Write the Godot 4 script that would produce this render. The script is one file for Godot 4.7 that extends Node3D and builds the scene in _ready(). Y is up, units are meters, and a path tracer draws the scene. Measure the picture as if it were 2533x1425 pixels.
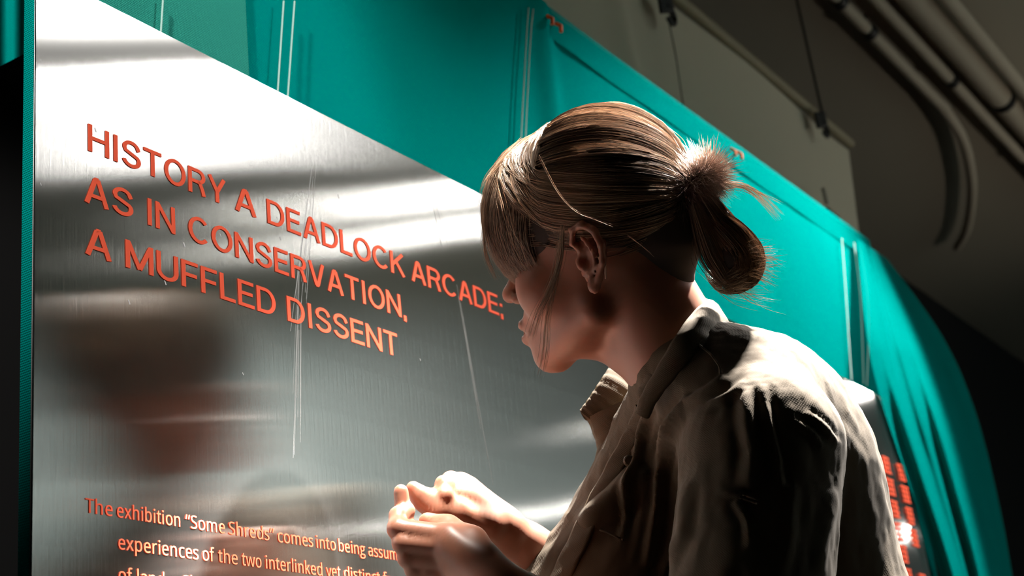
extends Node3D
# World: X runs along the steel panel, Y is up, Z points from the panel towards the room. The panel face is the plane z = 0.

const EYE := Vector3(0.0, 1.0, 0.98)
var eye_basis: Basis
var rng := RandomNumberGenerator.new()
var M := {}
var used := {}


func _ready() -> void:
	rng.seed = 7
	set_view()
	set_lights()
	make_materials()
	build_room()
	build_lamps()
	build_panel()
	build_curtains()
	build_banner()
	build_pipes()
	build_person()


# ---------------------------------------------------------------- camera, light

func set_view() -> void:
	var f := 3700.0
	var px := Vector3(2594, -1118, f).normalized()      # where the panel's long edge, the plumb line and
	var vy := (f * f + 2594.0 * -1100.0) / 1118.0        # the panel's normal point, seen by the camera
	var py := Vector3(-1100, vy, f).normalized()
	var pn := -px.cross(py)
	eye_basis = Basis(Vector3(px.x, py.x, pn.x), Vector3(px.y, py.y, pn.y), -Vector3(px.z, py.z, pn.z))
	var cam := Camera3D.new()
	cam.name = "camera"
	cam.transform = Transform3D(eye_basis, EYE)
	cam.fov = rad_to_deg(2.0 * atan(712.5 / f))
	var attr := CameraAttributesPhysical.new()
	attr.frustum_focal_length = 12.0 / (712.5 / f)
	attr.frustum_near = 0.05
	attr.frustum_far = 60.0
	attr.frustum_focus_distance = 1.43
	attr.exposure_aperture = 9.0
	cam.attributes = attr
	add_child(cam)
	cam.current = true


func set_lights() -> void:
	var env := Environment.new()
	env.background_mode = Environment.BG_COLOR
	env.background_color = Color(0, 0, 0)
	env.tonemap_mode = Environment.TONE_MAPPER_LINEAR
	env.tonemap_exposure = 1.0
	env.sdfgi_enabled = true
	env.ssao_enabled = true
	env.ssil_enabled = true
	var we := WorldEnvironment.new()
	we.name = "environment"
	we.environment = env
	add_child(we)


# place of each track lamp, what it points at, energy, cone, colour, size of its lens
func lamp_list() -> Array:
	return [
		[Vector3(2.10, 3.20, 0.70), Vector3(1.29, 1.36, 0.30), 74.0, 11.5, Color(1.0, 0.97, 0.93), 0.05, "black spotlight hung nearest the panel, aimed down at the reader"],
		[Vector3(1.80, 3.12, 1.45), Vector3(1.235, 1.69, 0.37), 420.0, 3.0, Color(1.0, 0.98, 0.95), 0.05, "black narrow spotlight aimed at the reader's hair"],
		[Vector3(3.40, 2.90, 1.10), Vector3(1.55, 1.25, 0.47), 22.0, 8.0, Color(1.0, 0.98, 0.95), 0.05, "black narrow spotlight aimed at the reader's back"],
		[Vector3(1.98, 2.86, 1.27), Vector3(1.00, 1.76, 0.0), 1.5, 13.5, Color(1.0, 0.98, 0.96), 0.05, "black spotlight aimed at the panel's near top corner"],
		[Vector3(2.38, 2.86, 1.42), Vector3(1.02, 1.74, 0.0), 0.3, 14.0, Color(1.0, 0.98, 0.96), 0.05, "black spotlight aimed at the first line of the heading"],
		[Vector3(2.55, 2.86, 1.62), Vector3(1.02, 1.66, 0.0), 0.16, 15.0, Color(1.0, 0.98, 0.96), 0.10, "black wide lens spotlight aimed at the second line of the heading"],
		[Vector3(3.30, 3.10, 0.80), Vector3(2.45, 1.40, 0.0), 7.0, 33.0, Color(1.0, 0.98, 0.95), 0.05, "black flood spotlight near the wall, aimed at the netting beyond the reader"],
		[Vector3(3.42, 2.86, 1.30), Vector3(1.60, 1.75, 0.0), 0.11, 9.0, Color(1.0, 0.98, 0.95), 0.05, "black spotlight aimed at the end of the heading's first line"],
		[Vector3(3.62, 2.86, 1.50), Vector3(1.60, 1.70, 0.0), 0.09, 10.0, Color(1.0, 0.98, 0.95), 0.045, "black spotlight aimed just below the end of the heading's first line"],
		[Vector3(6.55, 2.86, 1.30), Vector3(2.9, 1.75, 0.0), 0.6, 5.0, Color(1.0, 0.98, 0.95), 0.05, "black distant spotlight aimed at the panel's far top corner"],
		[Vector3(9.6, 2.70, 2.30), Vector3(3.0, 1.5, 0.0), 1.0, 4.0, Color(1.0, 0.98, 0.95), 0.05, "black farthest spotlight aimed at the upright text columns"],
		[Vector3(6.3, 2.60, 2.85), Vector3(1.7, 1.4, 0.0), 0.10, 10.0, Color(1.0, 0.98, 0.95), 0.03, "black small spotlight by the pale wall, aimed at the panel's middle"],
		[Vector3(4.2, 2.9, 1.7), Vector3(4.6, 1.9, 3.4), 10.0, 50.0, Color(0.97, 1.0, 1.0), 0.05, "black wall washer lighting the nearer stretch of pale wall"],
		[Vector3(7.2, 2.9, 1.7), Vector3(7.6, 1.9, 3.4), 2.5, 50.0, Color(0.97, 1.0, 1.0), 0.05, "black wall washer lighting the farther stretch of pale wall"],
		[Vector3(5.6, 2.0, 1.2), Vector3(5.2, 3.4, 0.4), 0.42, 65.0, Color(1.0, 0.95, 0.88), 0.05, "black uplight spotlight hung low and tilted at the ceiling"],
		[Vector3(0.85, 3.10, 0.80), Vector3(1.160, 1.335, 0.12), 34.0, 2.5, Color(1.0, 0.97, 0.93), 0.04, "black pin spotlight aimed at the reader's raised hands"],
		[Vector3(-0.6, 2.86, 0.5), Vector3(0.88, 1.93, -0.3), 4.2, 19.0, Color(1.0, 0.97, 0.93), 0.05, "black spotlight aimed at the panel's near side edge"],
	]


# ---------------------------------------------------------------- helpers

func at(px: float, py: float, depth: float) -> Vector3:
	return EYE + eye_basis * (Vector3((px - 1266.5) / 3700.0, (712.5 - py) / 3700.0, -1.0) * depth)


func on_z(px: float, py: float, z: float) -> Vector3:
	var r := eye_basis * Vector3((px - 1266.5) / 3700.0, (712.5 - py) / 3700.0, -1.0)
	return EYE + r * ((z - EYE.z) / r.z)


func on_y(px: float, py: float, y: float) -> Vector3:
	var r := eye_basis * Vector3((px - 1266.5) / 3700.0, (712.5 - py) / 3700.0, -1.0)
	return EYE + r * ((y - EYE.y) / r.y)


func obj(called: String, mesh: Mesh, mat: Material, parent: Node = self) -> MeshInstance3D:
	var o := MeshInstance3D.new()
	o.name = called
	if parent == self:
		o.name = numbered(called)
	o.mesh = mesh
	o.material_override = mat
	o.cast_shadow = GeometryInstance3D.SHADOW_CASTING_SETTING_ON
	parent.add_child(o, true)
	return o


func numbered(called: String) -> String:
	var n: int = used.get(called, 0)
	used[called] = n + 1
	return called if n == 0 else "%s_%03d" % [called, n]


func thing(called: String, label: String, category: String, where := Vector3.ZERO, group := "") -> Node3D:
	var o := Node3D.new()
	o.name = numbered(called)
	add_child(o)
	o.position = where
	tag(o, label, category, group)
	return o


func tag(o: Node, label: String, category := "", group := "", kind := "") -> void:
	if label:
		o.set_meta("label", label)
	if category:
		o.set_meta("category", category)
	if group:
		o.set_meta("group", group)
	if kind:
		o.set_meta("kind", kind)


func struct(called: String, mesh: Mesh, mat: Material, label: String) -> MeshInstance3D:
	var o := obj(called, mesh, mat)
	tag(o, label, "", "", "structure")
	return o


func mat(color: Color, rough := 0.8, metal := 0.0) -> StandardMaterial3D:
	var m := StandardMaterial3D.new()
	m.albedo_color = color
	m.roughness = rough
	m.metallic = metal
	return m


func noise_tex(freq: float, size: int, lo: Color, hi: Color, sd := 1, octaves := 4, kind := FastNoiseLite.TYPE_SIMPLEX_SMOOTH) -> NoiseTexture2D:
	var n := FastNoiseLite.new()
	n.seed = sd
	n.frequency = freq
	n.noise_type = kind
	n.fractal_octaves = octaves
	var t := NoiseTexture2D.new()
	t.width = size
	t.height = size
	t.seamless = true
	t.noise = n
	var g := Gradient.new()
	g.set_color(0, lo)
	g.set_color(1, hi)
	t.color_ramp = g
	return t


func box_mesh(size: Vector3, center := Vector3.ZERO, bevel := 0.0) -> ArrayMesh:
	var st := SurfaceTool.new()
	st.begin(Mesh.PRIMITIVE_TRIANGLES)
	add_box(st, size, Transform3D(Basis(), center), bevel)
	return st.commit()


# a box with chamfered edges
func add_box(st: SurfaceTool, size: Vector3, t: Transform3D, bevel := 0.0) -> void:
	var h := size / 2.0
	var b := minf(bevel, minf(h.x, minf(h.y, h.z)) * 0.6)
	st.set_smooth_group(-1)
	for axis in 3:
		for s in [-1.0, 1.0]:
			var u := (axis + 1) % 3
			var v := (axis + 2) % 3
			var q := []
			for k in [[-1, -1], [1, -1], [1, 1], [-1, 1]]:
				var p := Vector3()
				p[axis] = h[axis] * s
				p[u] = (h[u] - b) * k[0]
				p[v] = (h[v] - b) * k[1]
				q.append(t * p)
			var nn := Vector3()
			nn[axis] = s
			quad(st, q[0], q[1], q[2], q[3], t.basis * nn)
	if b <= 0.0:
		return
	for axis in 3:
		var u := (axis + 1) % 3
		var v := (axis + 2) % 3
		for su in [-1.0, 1.0]:
			for sv in [-1.0, 1.0]:
				var q := []
				for k in [[-1.0, 0], [1.0, 0], [1.0, 1], [-1.0, 1]]:
					var p := Vector3()
					p[axis] = (h[axis] - b) * k[0]
					p[u] = (h[u] - (0.0 if k[1] == 0 else b)) * su
					p[v] = (h[v] - (b if k[1] == 0 else 0.0)) * sv
					q.append(t * p)
				var nn := Vector3()
				nn[u] = su
				nn[v] = sv
				quad(st, q[0], q[1], q[2], q[3], (t.basis * nn).normalized())
	for sx in [-1.0, 1.0]:
		for sy in [-1.0, 1.0]:
			for sz in [-1.0, 1.0]:
				var s := Vector3(sx, sy, sz)
				var a := t * (s * (h - Vector3(0, b, b)))
				var c := t * (s * (h - Vector3(b, 0, b)))
				var d := t * (s * (h - Vector3(b, b, 0)))
				tri(st, a, c, d, (t.basis * s).normalized())


func quad(st: SurfaceTool, a: Vector3, b: Vector3, c: Vector3, d: Vector3, n: Vector3) -> void:
	tri(st, a, b, c, n)
	tri(st, a, c, d, n)


func tri(st: SurfaceTool, a: Vector3, b: Vector3, c: Vector3, n: Vector3) -> void:
	if (b - a).cross(c - a).dot(n) > 0.0:   # front faces run clockwise
		var s := b
		b = c
		c = s
	for p in [a, b, c]:
		st.set_normal(n)
		st.set_uv(Vector2(p.x, p.y))
		st.add_vertex(p)


# a round tube along points; r is one radius or one per point
func add_tube(st: SurfaceTool, pts: PackedVector3Array, r: Variant, sides := 8, closed := true) -> void:
	var n := pts.size()
	var rings := []
	var up := Vector3.UP
	var d0 := (pts[1] - pts[0]).normalized()
	if absf(d0.dot(up)) > 0.9:
		up = Vector3.RIGHT
	for i in n:
		var d := (pts[mini(i + 1, n - 1)] - pts[maxi(i - 1, 0)]).normalized()
		var x := d.cross(up).normalized()
		var y := x.cross(d)
		up = y
		var ring := PackedVector3Array()
		var rr: float = r[i] if r is PackedFloat32Array or r is Array else r
		for k in sides:
			var a := TAU * k / sides
			ring.append(x * cos(a) * rr + y * sin(a) * rr)
		rings.append(ring)
	for i in n - 1:
		for k in sides:
			var k2 := (k + 1) % sides
			var a0: Vector3 = rings[i][k]
			var b0: Vector3 = rings[i][k2]
			var a1: Vector3 = rings[i + 1][k]
			var b1: Vector3 = rings[i + 1][k2]
			for w in [[pts[i], a0], [pts[i + 1], b1], [pts[i + 1], a1], [pts[i], a0], [pts[i], b0], [pts[i + 1], b1]]:
				st.set_normal((w[1] as Vector3).normalized())
				st.set_uv(Vector2(0, 0))
				st.add_vertex(w[0] + w[1])
	if closed:
		for e in [0, n - 1]:
			var d := (pts[1] - pts[0]).normalized() * -1.0 if e == 0 else (pts[n - 1] - pts[n - 2]).normalized()
			for k in sides:
				tri(st, pts[e], pts[e] + rings[e][k], pts[e] + rings[e][(k + 1) % sides], d)


func tube_mesh(pts: PackedVector3Array, r: Variant, sides := 8) -> ArrayMesh:
	var st := SurfaceTool.new()
	st.begin(Mesh.PRIMITIVE_TRIANGLES)
	add_tube(st, pts, r, sides)
	return st.commit()


# a grid of points f(u, v), smooth, u and v from 0 to 1
func sheet_mesh(nu: int, nv: int, f: Callable, uv_scale := Vector2.ONE) -> ArrayMesh:
	var st := SurfaceTool.new()
	st.begin(Mesh.PRIMITIVE_TRIANGLES)
	st.set_smooth_group(0)
	for j in nv + 1:
		for i in nu + 1:
			var u := float(i) / nu
			var v := float(j) / nv
			st.set_uv(Vector2(u, v) * uv_scale)
			st.add_vertex(f.call(u, v))
	for j in nv:
		for i in nu:
			var a := j * (nu + 1) + i
			for k in [a, a + 1, a + nu + 1, a + 1, a + nu + 2, a + nu + 1]:
				st.add_index(k)
	st.generate_normals()
	return st.commit()


func spline(pts: Array, n: int) -> PackedVector3Array:
	var c := Curve3D.new()
	for i in pts.size():
		var t: Vector3 = (pts[mini(i + 1, pts.size() - 1)] - pts[maxi(i - 1, 0)]) / 6.0
		c.add_point(pts[i], -t, t)
	var out := PackedVector3Array()
	var m := pts.size() - 1
	for k in n + 1:
		var q := float(k) / n * m
		var i := mini(int(q), m - 1)
		out.append(c.sample(i, q - i))
	return out


# ---------------------------------------------------------------- materials

func make_materials() -> void:
	# brushed sheet steel: hairline grain that runs up and down scatters reflections sideways
	var steel := mat(Color(0.74, 0.745, 0.74), 0.125, 0.985)
	steel.anisotropy_enabled = true
	steel.anisotropy = 1.0
	var im := Image.create(2048, 128, false, Image.FORMAT_RGB8)
	var r := RandomNumberGenerator.new()
	r.seed = 11
	for x in 2048:
		var s := r.randfn(0.0, 0.07)
		for y0 in 8:
			if r.randf() < 0.25:
				s = r.randfn(0.0, 0.07)
			im.fill_rect(Rect2i(x, y0 * 16, 1, 16), Color(0.5 + 0.5 * clampf(s, -0.45, 0.45), 0.5, 1.0))
	steel.normal_enabled = true
	steel.normal_texture = ImageTexture.create_from_image(im)
	steel.uv1_scale = Vector3(1, 1, 1)
	M.steel = steel
	M.edge = mat(Color(0.8, 0.8, 0.8), 0.35, 1.0)
	M.vinyl = mat(Color(1.0, 0.40, 0.28), 0.85)
	M.vinyl.metallic_specular = 0.25
	M.scratch = mat(Color(0.62, 0.62, 0.62), 0.5, 0.8)
	M.net = mat(Color(0.0, 0.61, 0.59), 0.7)
	M.net.specular_mode = BaseMaterial3D.SPECULAR_DISABLED
	M.net_thin = mat(Color(0.0, 0.61, 0.59, 0.86), 0.7)
	M.net_thin.specular_mode = BaseMaterial3D.SPECULAR_DISABLED
	M.net_thin.transparency = BaseMaterial3D.TRANSPARENCY_ALPHA
	M.net_pale = mat(Color(0.22, 0.66, 0.60), 0.8)
	M.net_pale.metallic_specular = 0.03
	for m in [M.net, M.net_thin, M.net_pale]:
		m.heightmap_enabled = true
		m.heightmap_texture = net_height()
		m.heightmap_scale = 0.12
		m.uv1_triplanar = true
		m.uv1_world_triplanar = true
		m.uv1_scale = Vector3(14, 14, 14)
	M.thread = mat(Color(0.75, 0.9, 0.88), 0.8)
	M.orange = mat(Color(0.95, 0.38, 0.10), 0.7)
	M.banner = mat(Color(0.80, 0.77, 0.69), 0.9)
	M.ceiling = mat(Color(0.62, 0.59, 0.53), 0.95)
	M.wall_dark = mat(Color(0.07, 0.07, 0.08), 0.95)
	M.wall_pale = mat(Color(0.62, 0.64, 0.62), 0.95)
	M.floor = mat(Color(0.16, 0.155, 0.15), 0.8)
	M.pipe = mat(Color(0.68, 0.64, 0.57), 0.85)
	M.black = mat(Color(0.03, 0.03, 0.03), 0.5)
	M.rod = mat(Color(0.6, 0.56, 0.46), 0.6)


func net_height() -> ImageTexture:
	if M.has("net_height"):
		return M.net_height
	var im := Image.create(256, 256, false, Image.FORMAT_RGB8)
	for y in 256:
		for x in 256:
			var v := 0.5 + 0.25 * sin(x * TAU / 8.0 + PI * float((y / 8) % 2)) + 0.25 * sin(y * TAU / 8.0)
			im.set_pixel(x, y, Color(v, v, v))
	M.net_height = ImageTexture.create_from_image(im)
	return M.net_height


# ---------------------------------------------------------------- the room

func build_room() -> void:
	struct("floor", box_mesh(Vector3(16.4, 0.2, 4.8), Vector3(5.0, -0.1, 1.2)), M.floor, "dark grey floor of the gallery")
	struct("ceiling", box_mesh(Vector3(16.4, 0.2, 4.8), Vector3(5.0, 3.5, 1.2)), M.ceiling, "dim brown ceiling with pipes running along it")
	struct("wall_back", box_mesh(Vector3(16.4, 3.4, 0.2), Vector3(5.0, 1.7, -1.1)), M.wall_dark, "black wall behind the teal netting")
	struct("wall_front", box_mesh(Vector3(16.4, 3.4, 0.2), Vector3(5.0, 1.7, 3.5)), M.wall_pale, "pale wall facing the steel panel")
	struct("wall_right", box_mesh(Vector3(0.2, 3.4, 4.4), Vector3(13.1, 1.7, 1.2)), M.wall_pale, "far end wall of the gallery")
	struct("wall_left", box_mesh(Vector3(0.2, 3.4, 4.4), Vector3(-3.1, 1.7, 1.2)), M.wall_dark, "black end wall to the left")


func build_lamps() -> void:
	var track := thing("lamp_track", "black ceiling track that carries the gallery spotlights", "track", Vector3(5.0, 3.36, 1.4))
	obj("rail", box_mesh(Vector3(9.0, 0.04, 0.04), Vector3.ZERO, 0.004), M.black, track)
	var n := 0
	for l in lamp_list():
		var p: Vector3 = l[0]
		var d: Vector3 = (l[1] - p).normalized()
		var t := thing("spot_lamp", l[6], "lamp", p, "track spotlights")
		n += 1
		var b := Basis.looking_at(d, Vector3.UP)
		var rr: float = l[5]
		var st := SurfaceTool.new()
		st.begin(Mesh.PRIMITIVE_TRIANGLES)
		add_tube(st, PackedVector3Array([-d * 0.16, -d * 0.155, -d * 0.03, -d * 0.02]), [rr * 0.9, rr + 0.008, rr + 0.008, rr + 0.006], 24)
		obj("housing", st.commit(), M.black, t)
		obj("stem", tube_mesh(PackedVector3Array([-d * 0.1, -d * 0.1 + Vector3(0, 3.42 - p.y, 0)]), 0.009, 8), M.black, t)
		var glow := mat(Color(1, 1, 1), 0.5)
		glow.emission_enabled = true
		glow.emission = l[4]
		glow.emission_energy_multiplier = 0.5
		var ls := SurfaceTool.new()
		ls.begin(Mesh.PRIMITIVE_TRIANGLES)
		ls.set_smooth_group(-1)
		for k in 10:
			var p0 := b * (Vector3(cos(TAU * k / 10.0), sin(TAU * k / 10.0), 0.0) * rr) - d * 0.017
			var p1 := b * (Vector3(cos(TAU * (k + 1) / 10.0), sin(TAU * (k + 1) / 10.0), 0.0) * rr) - d * 0.017
			tri(ls, p0, p1, -d * 0.012, d)
		obj("lens", ls.commit(), glow, t)
		var s := SpotLight3D.new()
		s.name = "light"
		s.position = d * 0.055
		s.basis = b
		s.light_color = l[4]
		s.light_energy = l[2]
		s.spot_angle = l[3]
		s.spot_angle_attenuation = 0.5
		s.light_size = rr
		s.spot_range = 20.0
		s.spot_attenuation = 2.0
		s.shadow_enabled = true
		t.add_child(s, true)


# ---------------------------------------------------------------- the steel panel

func build_panel() -> void:
	var x0 := 0.800
	var x1 := 3.09
	var y1 := 1.827
	var p := thing("steel_panel", "tall brushed steel sheet printed with orange exhibition text", "sign panel", Vector3(1.945, 0, 0))
	var warp := func(u: float, v: float) -> Vector3:
		var x := lerpf(x0, x1, u)
		var y := lerpf(y1, 0.0, v)
		return Vector3(x - 1.945, y, sheet_z(x, y))
	obj("sheet", sheet_mesh(120, 90, warp, Vector2(160, 30)), M.steel, p)
	obj("edge", box_mesh(Vector3(x1 - x0, y1 - 0.001, 0.0012), Vector3(0, y1 / 2.0, -0.0028), 0.0003), M.edge, p)
	obj("backing_board", box_mesh(Vector3(x1 - x0 - 0.001, y1 - 0.004, 0.015), Vector3(0, y1 / 2.0, -0.0112), 0.001), M.net, p)
	scratches(p)
	headline(p)
	body_text(p)
	column_text(p)


# the slight bow of the sheet
func sheet_z(x: float, y: float) -> float:
	return 0.0007 * sin(x * 5.1 + y * 1.7) + 0.0005 * sin(y * 9.0 + x * 2.3) + 0.0003 * sin(x * 13.0 - y * 6.0)


# hairline scratches in two fans and a few flecks, as the sheet shows them
func scratches(p: Node3D) -> void:
	var r := RandomNumberGenerator.new()
	r.seed = 8
	var st := SurfaceTool.new()
	st.begin(Mesh.PRIMITIVE_TRIANGLES)
	st.set_smooth_group(-1)
	for fan in [[[778, 398], [735, 830], 14.0, 13], [[742, 640], [728, 1190], 10.0, 9], [[1058, 430], [1112, 640], 12.0, 8], [[1120, 640], [1218, 1200], 5.0, 5]]:
		for k in fan[3]:
			var o: float = r.randf_range(-1.0, 1.0) * fan[2]
			var a0: float = r.randf_range(0.0, 0.45)
			var a1: float = r.randf_range(0.6, 1.0)
			var lines := []
			for q in 7:
				var t := lerpf(a0, a1, q / 6.0)
				var e := on_z(lerpf(fan[0][0], fan[1][0], t) + o * (0.4 + t), lerpf(fan[0][1], fan[1][1], t), 0.0)
				lines.append([e.x, e.y])
			add_ribbon(st, lines, r.randf_range(0.00005, 0.00012), 0.0001, 1.0, 1.0, 0.0, Vector2(0, 0))
	for f in [[236, 322, 7], [686, 540, 5], [694, 590, 6], [838, 486, 8], [748, 474, 4], [455, 606, 8], [545, 582, 5], [318, 748, 7], [408, 700, 7], [100, 456, 4], [600, 925, 4], [1040, 890, 4]]:
		var e := on_z(f[0], f[1], 0.0)
		var w: float = f[2] * 0.0003
		add_ribbon(st, [[e.x - w * 0.5, e.y + w], [e.x, e.y], [e.x + w * 0.4, e.y - w]], w * 0.3, 0.0002, 1.0, 1.0, 0.0, Vector2(0, 0))
	var o := obj("scratches", st.commit(), M.scratch, p)
	o.position = Vector3(-p.position.x, 0, 0.00005)
	tag(o, "pale hairline scratches and flecks", "", "", "stuff")


# one word of vinyl lettering on the sheet: x from a to b, baseline y, capital height
func word(p: Node3D, text: String, a: float, b: float, y: float, cap: float, bold := 1.0) -> void:
	var tm := TextMesh.new()
	tm.text = text
	var font := SystemFont.new()
	font.font_names = PackedStringArray(["Droid Sans"])
	tm.font = font
	tm.font_size = 64
	tm.pixel_size = 0.01
	tm.depth = 0.02
	tm.curve_step = 1.0
	tm.horizontal_alignment = HORIZONTAL_ALIGNMENT_LEFT
	tm.vertical_alignment = VERTICAL_ALIGNMENT_BOTTOM
	var box := tm.get_aabb()
	var ref := TextMesh.new()
	ref.text = "H"
	ref.font = font
	ref.font_size = 64
	ref.pixel_size = 0.01
	ref.depth = 0.02
	ref.vertical_alignment = VERTICAL_ALIGNMENT_BOTTOM
	var rb := ref.get_aabb()
	var sx := (b - a) / box.size.x
	var sy := cap / rb.size.y
	var o := obj("lettering", tm, M.vinyl, p)
	o.transform = Transform3D(Basis.from_scale(Vector3(sx, sy, 0.02)), Vector3(a - box.position.x * sx - p.position.x, y - rb.position.y * sy, sheet_z((a + b) / 2.0, y + cap / 2.0) + 0.0006))


func px_x(px: float, py: float) -> float:
	return on_z(px, py, 0.0).x


# strokes of the heading's plain capitals: width, then lines of points, in units of the capital height
func glyph(ch: String) -> Array:
	match ch:
		"H": return [0.70, [[0.07, 0], [0.07, 1]], [[0.63, 0], [0.63, 1]], [[0.07, 0.52], [0.63, 0.52]]]
		"I": return [0.23, [[0.115, 0], [0.115, 1]]]
		"T": return [0.64, [[0, 0.935], [0.64, 0.935]], [[0.32, 0], [0.32, 0.95]]]
		"E": return [0.58, [[0.07, 0], [0.07, 1]], [[0.07, 0.935], [0.57, 0.935]], [[0.07, 0.52], [0.53, 0.52]], [[0.07, 0.065], [0.58, 0.065]]]
		"F": return [0.55, [[0.07, 0], [0.07, 1]], [[0.07, 0.935], [0.55, 0.935]], [[0.07, 0.49], [0.51, 0.49]]]
		"L": return [0.53, [[0.07, 0], [0.07, 1]], [[0.07, 0.065], [0.53, 0.065]]]
		"A": return [0.72, [[0.065, 0], [0.325, 0.94]], [[0.655, 0], [0.395, 0.94]], [[0.30, 0.935], [0.42, 0.935]], [[0.17, 0.31], [0.55, 0.31]]]
		"V": return [0.70, [[0.065, 1], [0.32, 0.06]], [[0.635, 1], [0.38, 0.06]], [[0.29, 0.065], [0.41, 0.065]]]
		"Y": return [0.70, [[0.065, 1], [0.35, 0.42]], [[0.635, 1], [0.35, 0.42]], [[0.35, 0], [0.35, 0.45]]]
		"N": return [0.71, [[0.07, 0], [0.07, 1]], [[0.64, 0], [0.64, 1]], [[0.085, 0.94], [0.625, 0.06]]]
		"M": return [0.86, [[0.07, 0], [0.07, 1]], [[0.79, 0], [0.79, 1]], [[0.09, 0.95], [0.43, 0.06]], [[0.77, 0.95], [0.43, 0.06]]]
		"K": return [0.69, [[0.07, 0], [0.07, 1]], [[0.62, 1], [0.09, 0.40]], [[0.27, 0.58], [0.63, 0.0]]]
		"O": return [0.78, arc(0.39, 0.5, 0.325, 0.445, 0.0, 360.0)]
		"C": return [0.75, arc(0.39, 0.5, 0.325, 0.445, 42.0, 318.0)]
		"D": return [0.70, [[0.07, 0], [0.07, 1]], [[0.07, 0.935], [0.32, 0.935]] + arc(0.32, 0.5, 0.315, 0.435, 90.0, -90.0) + [[0.07, 0.065]]]
		"R": return [0.66, [[0.07, 0], [0.07, 1]], [[0.07, 0.935], [0.36, 0.935]] + arc(0.37, 0.715, 0.215, 0.22, 90.0, -90.0) + [[0.07, 0.495]], [[0.36, 0.49], [0.45, 0.44], [0.535, 0.22], [0.585, 0.0]]]
		"U": return [0.70, [[0.07, 1], [0.07, 0.36]] + arc(0.35, 0.345, 0.28, 0.29, 180.0, 360.0) + [[0.63, 0.36], [0.63, 1]]]
		"S": return [0.65, [[0.585, 0.70]] + arc(0.325, 0.715, 0.235, 0.225, 8.0, 180.0) + [[0.13, 0.60], [0.33, 0.515], [0.52, 0.43]] + arc(0.325, 0.29, 0.255, 0.225, 25.0, -172.0)]
		";": return [0.14, [[0.07, 0], [0.07, 0.14]], [[0.07, 0.50], [0.07, 0.64]], [[0.085, 0.02], [0.06, -0.12]]]
		",": return [0.14, [[0.07, 0], [0.07, 0.14]], [[0.085, 0.02], [0.06, -0.12]]]
	return [0.30]


func arc(cx: float, cy: float, rx: float, ry: float, a: float, b: float) -> Array:
	var out := []
	for k in 21:
		var t := deg_to_rad(lerpf(a, b, k / 20.0))
		out.append([cx + rx * cos(t), cy + ry * sin(t)])
	return out


# a flat ribbon of even width along a line of points
func add_ribbon(st: SurfaceTool, pts: Array, half: float, depth: float, sx: float, sy: float, ox: float, origin: Vector2) -> void:
	var n := pts.size()
	var l := []
	var r := []
	for i in n:
		var p := Vector2(pts[i][0], pts[i][1])
		var a := Vector2(pts[maxi(i - 1, 0)][0], pts[maxi(i - 1, 0)][1])
		var b := Vector2(pts[mini(i + 1, n - 1)][0], pts[mini(i + 1, n - 1)][1])
		if i == 0 and p.distance_to(Vector2(pts[n - 1][0], pts[n - 1][1])) < 0.001:
			a = Vector2(pts[n - 2][0], pts[n - 2][1])
		if i == n - 1 and p.distance_to(Vector2(pts[0][0], pts[0][1])) < 0.001:
			b = Vector2(pts[1][0], pts[1][1])
		var d := (b - a).normalized()
		var q := Vector2(-d.y, d.x) * half
		l.append(Vector3((p.x + q.x + ox) * sx, (p.y + q.y) * sy, 0))
		r.append(Vector3((p.x - q.x + ox) * sx, (p.y - q.y) * sy, 0))
	for i in n:
		l[i].z = sheet_z(l[i].x + origin.x, l[i].y + origin.y)
		r[i].z = sheet_z(r[i].x + origin.x, r[i].y + origin.y)
	var z := Vector3(0, 0, depth)
	for i in n - 1:
		quad(st, l[i] + z, l[i + 1] + z, r[i + 1] + z, r[i] + z, Vector3.BACK)
		var e: Vector3 = (l[i + 1] - l[i]).normalized()
		quad(st, l[i], l[i + 1], l[i + 1] + z, l[i] + z, Vector3(-e.y, e.x, 0))
		quad(st, r[i], r[i + 1], r[i + 1] + z, r[i] + z, Vector3(e.y, -e.x, 0))
	var f: Vector3 = (l[0] - r[0]).normalized()
	quad(st, l[0], r[0], r[0] + z, l[0] + z, Vector3(-f.y, f.x, 0))
	f = (l[n - 1] - r[n - 1]).normalized()
	quad(st, l[n - 1], r[n - 1], r[n - 1] + z, l[n - 1] + z, Vector3(f.y, -f.x, 0))


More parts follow.
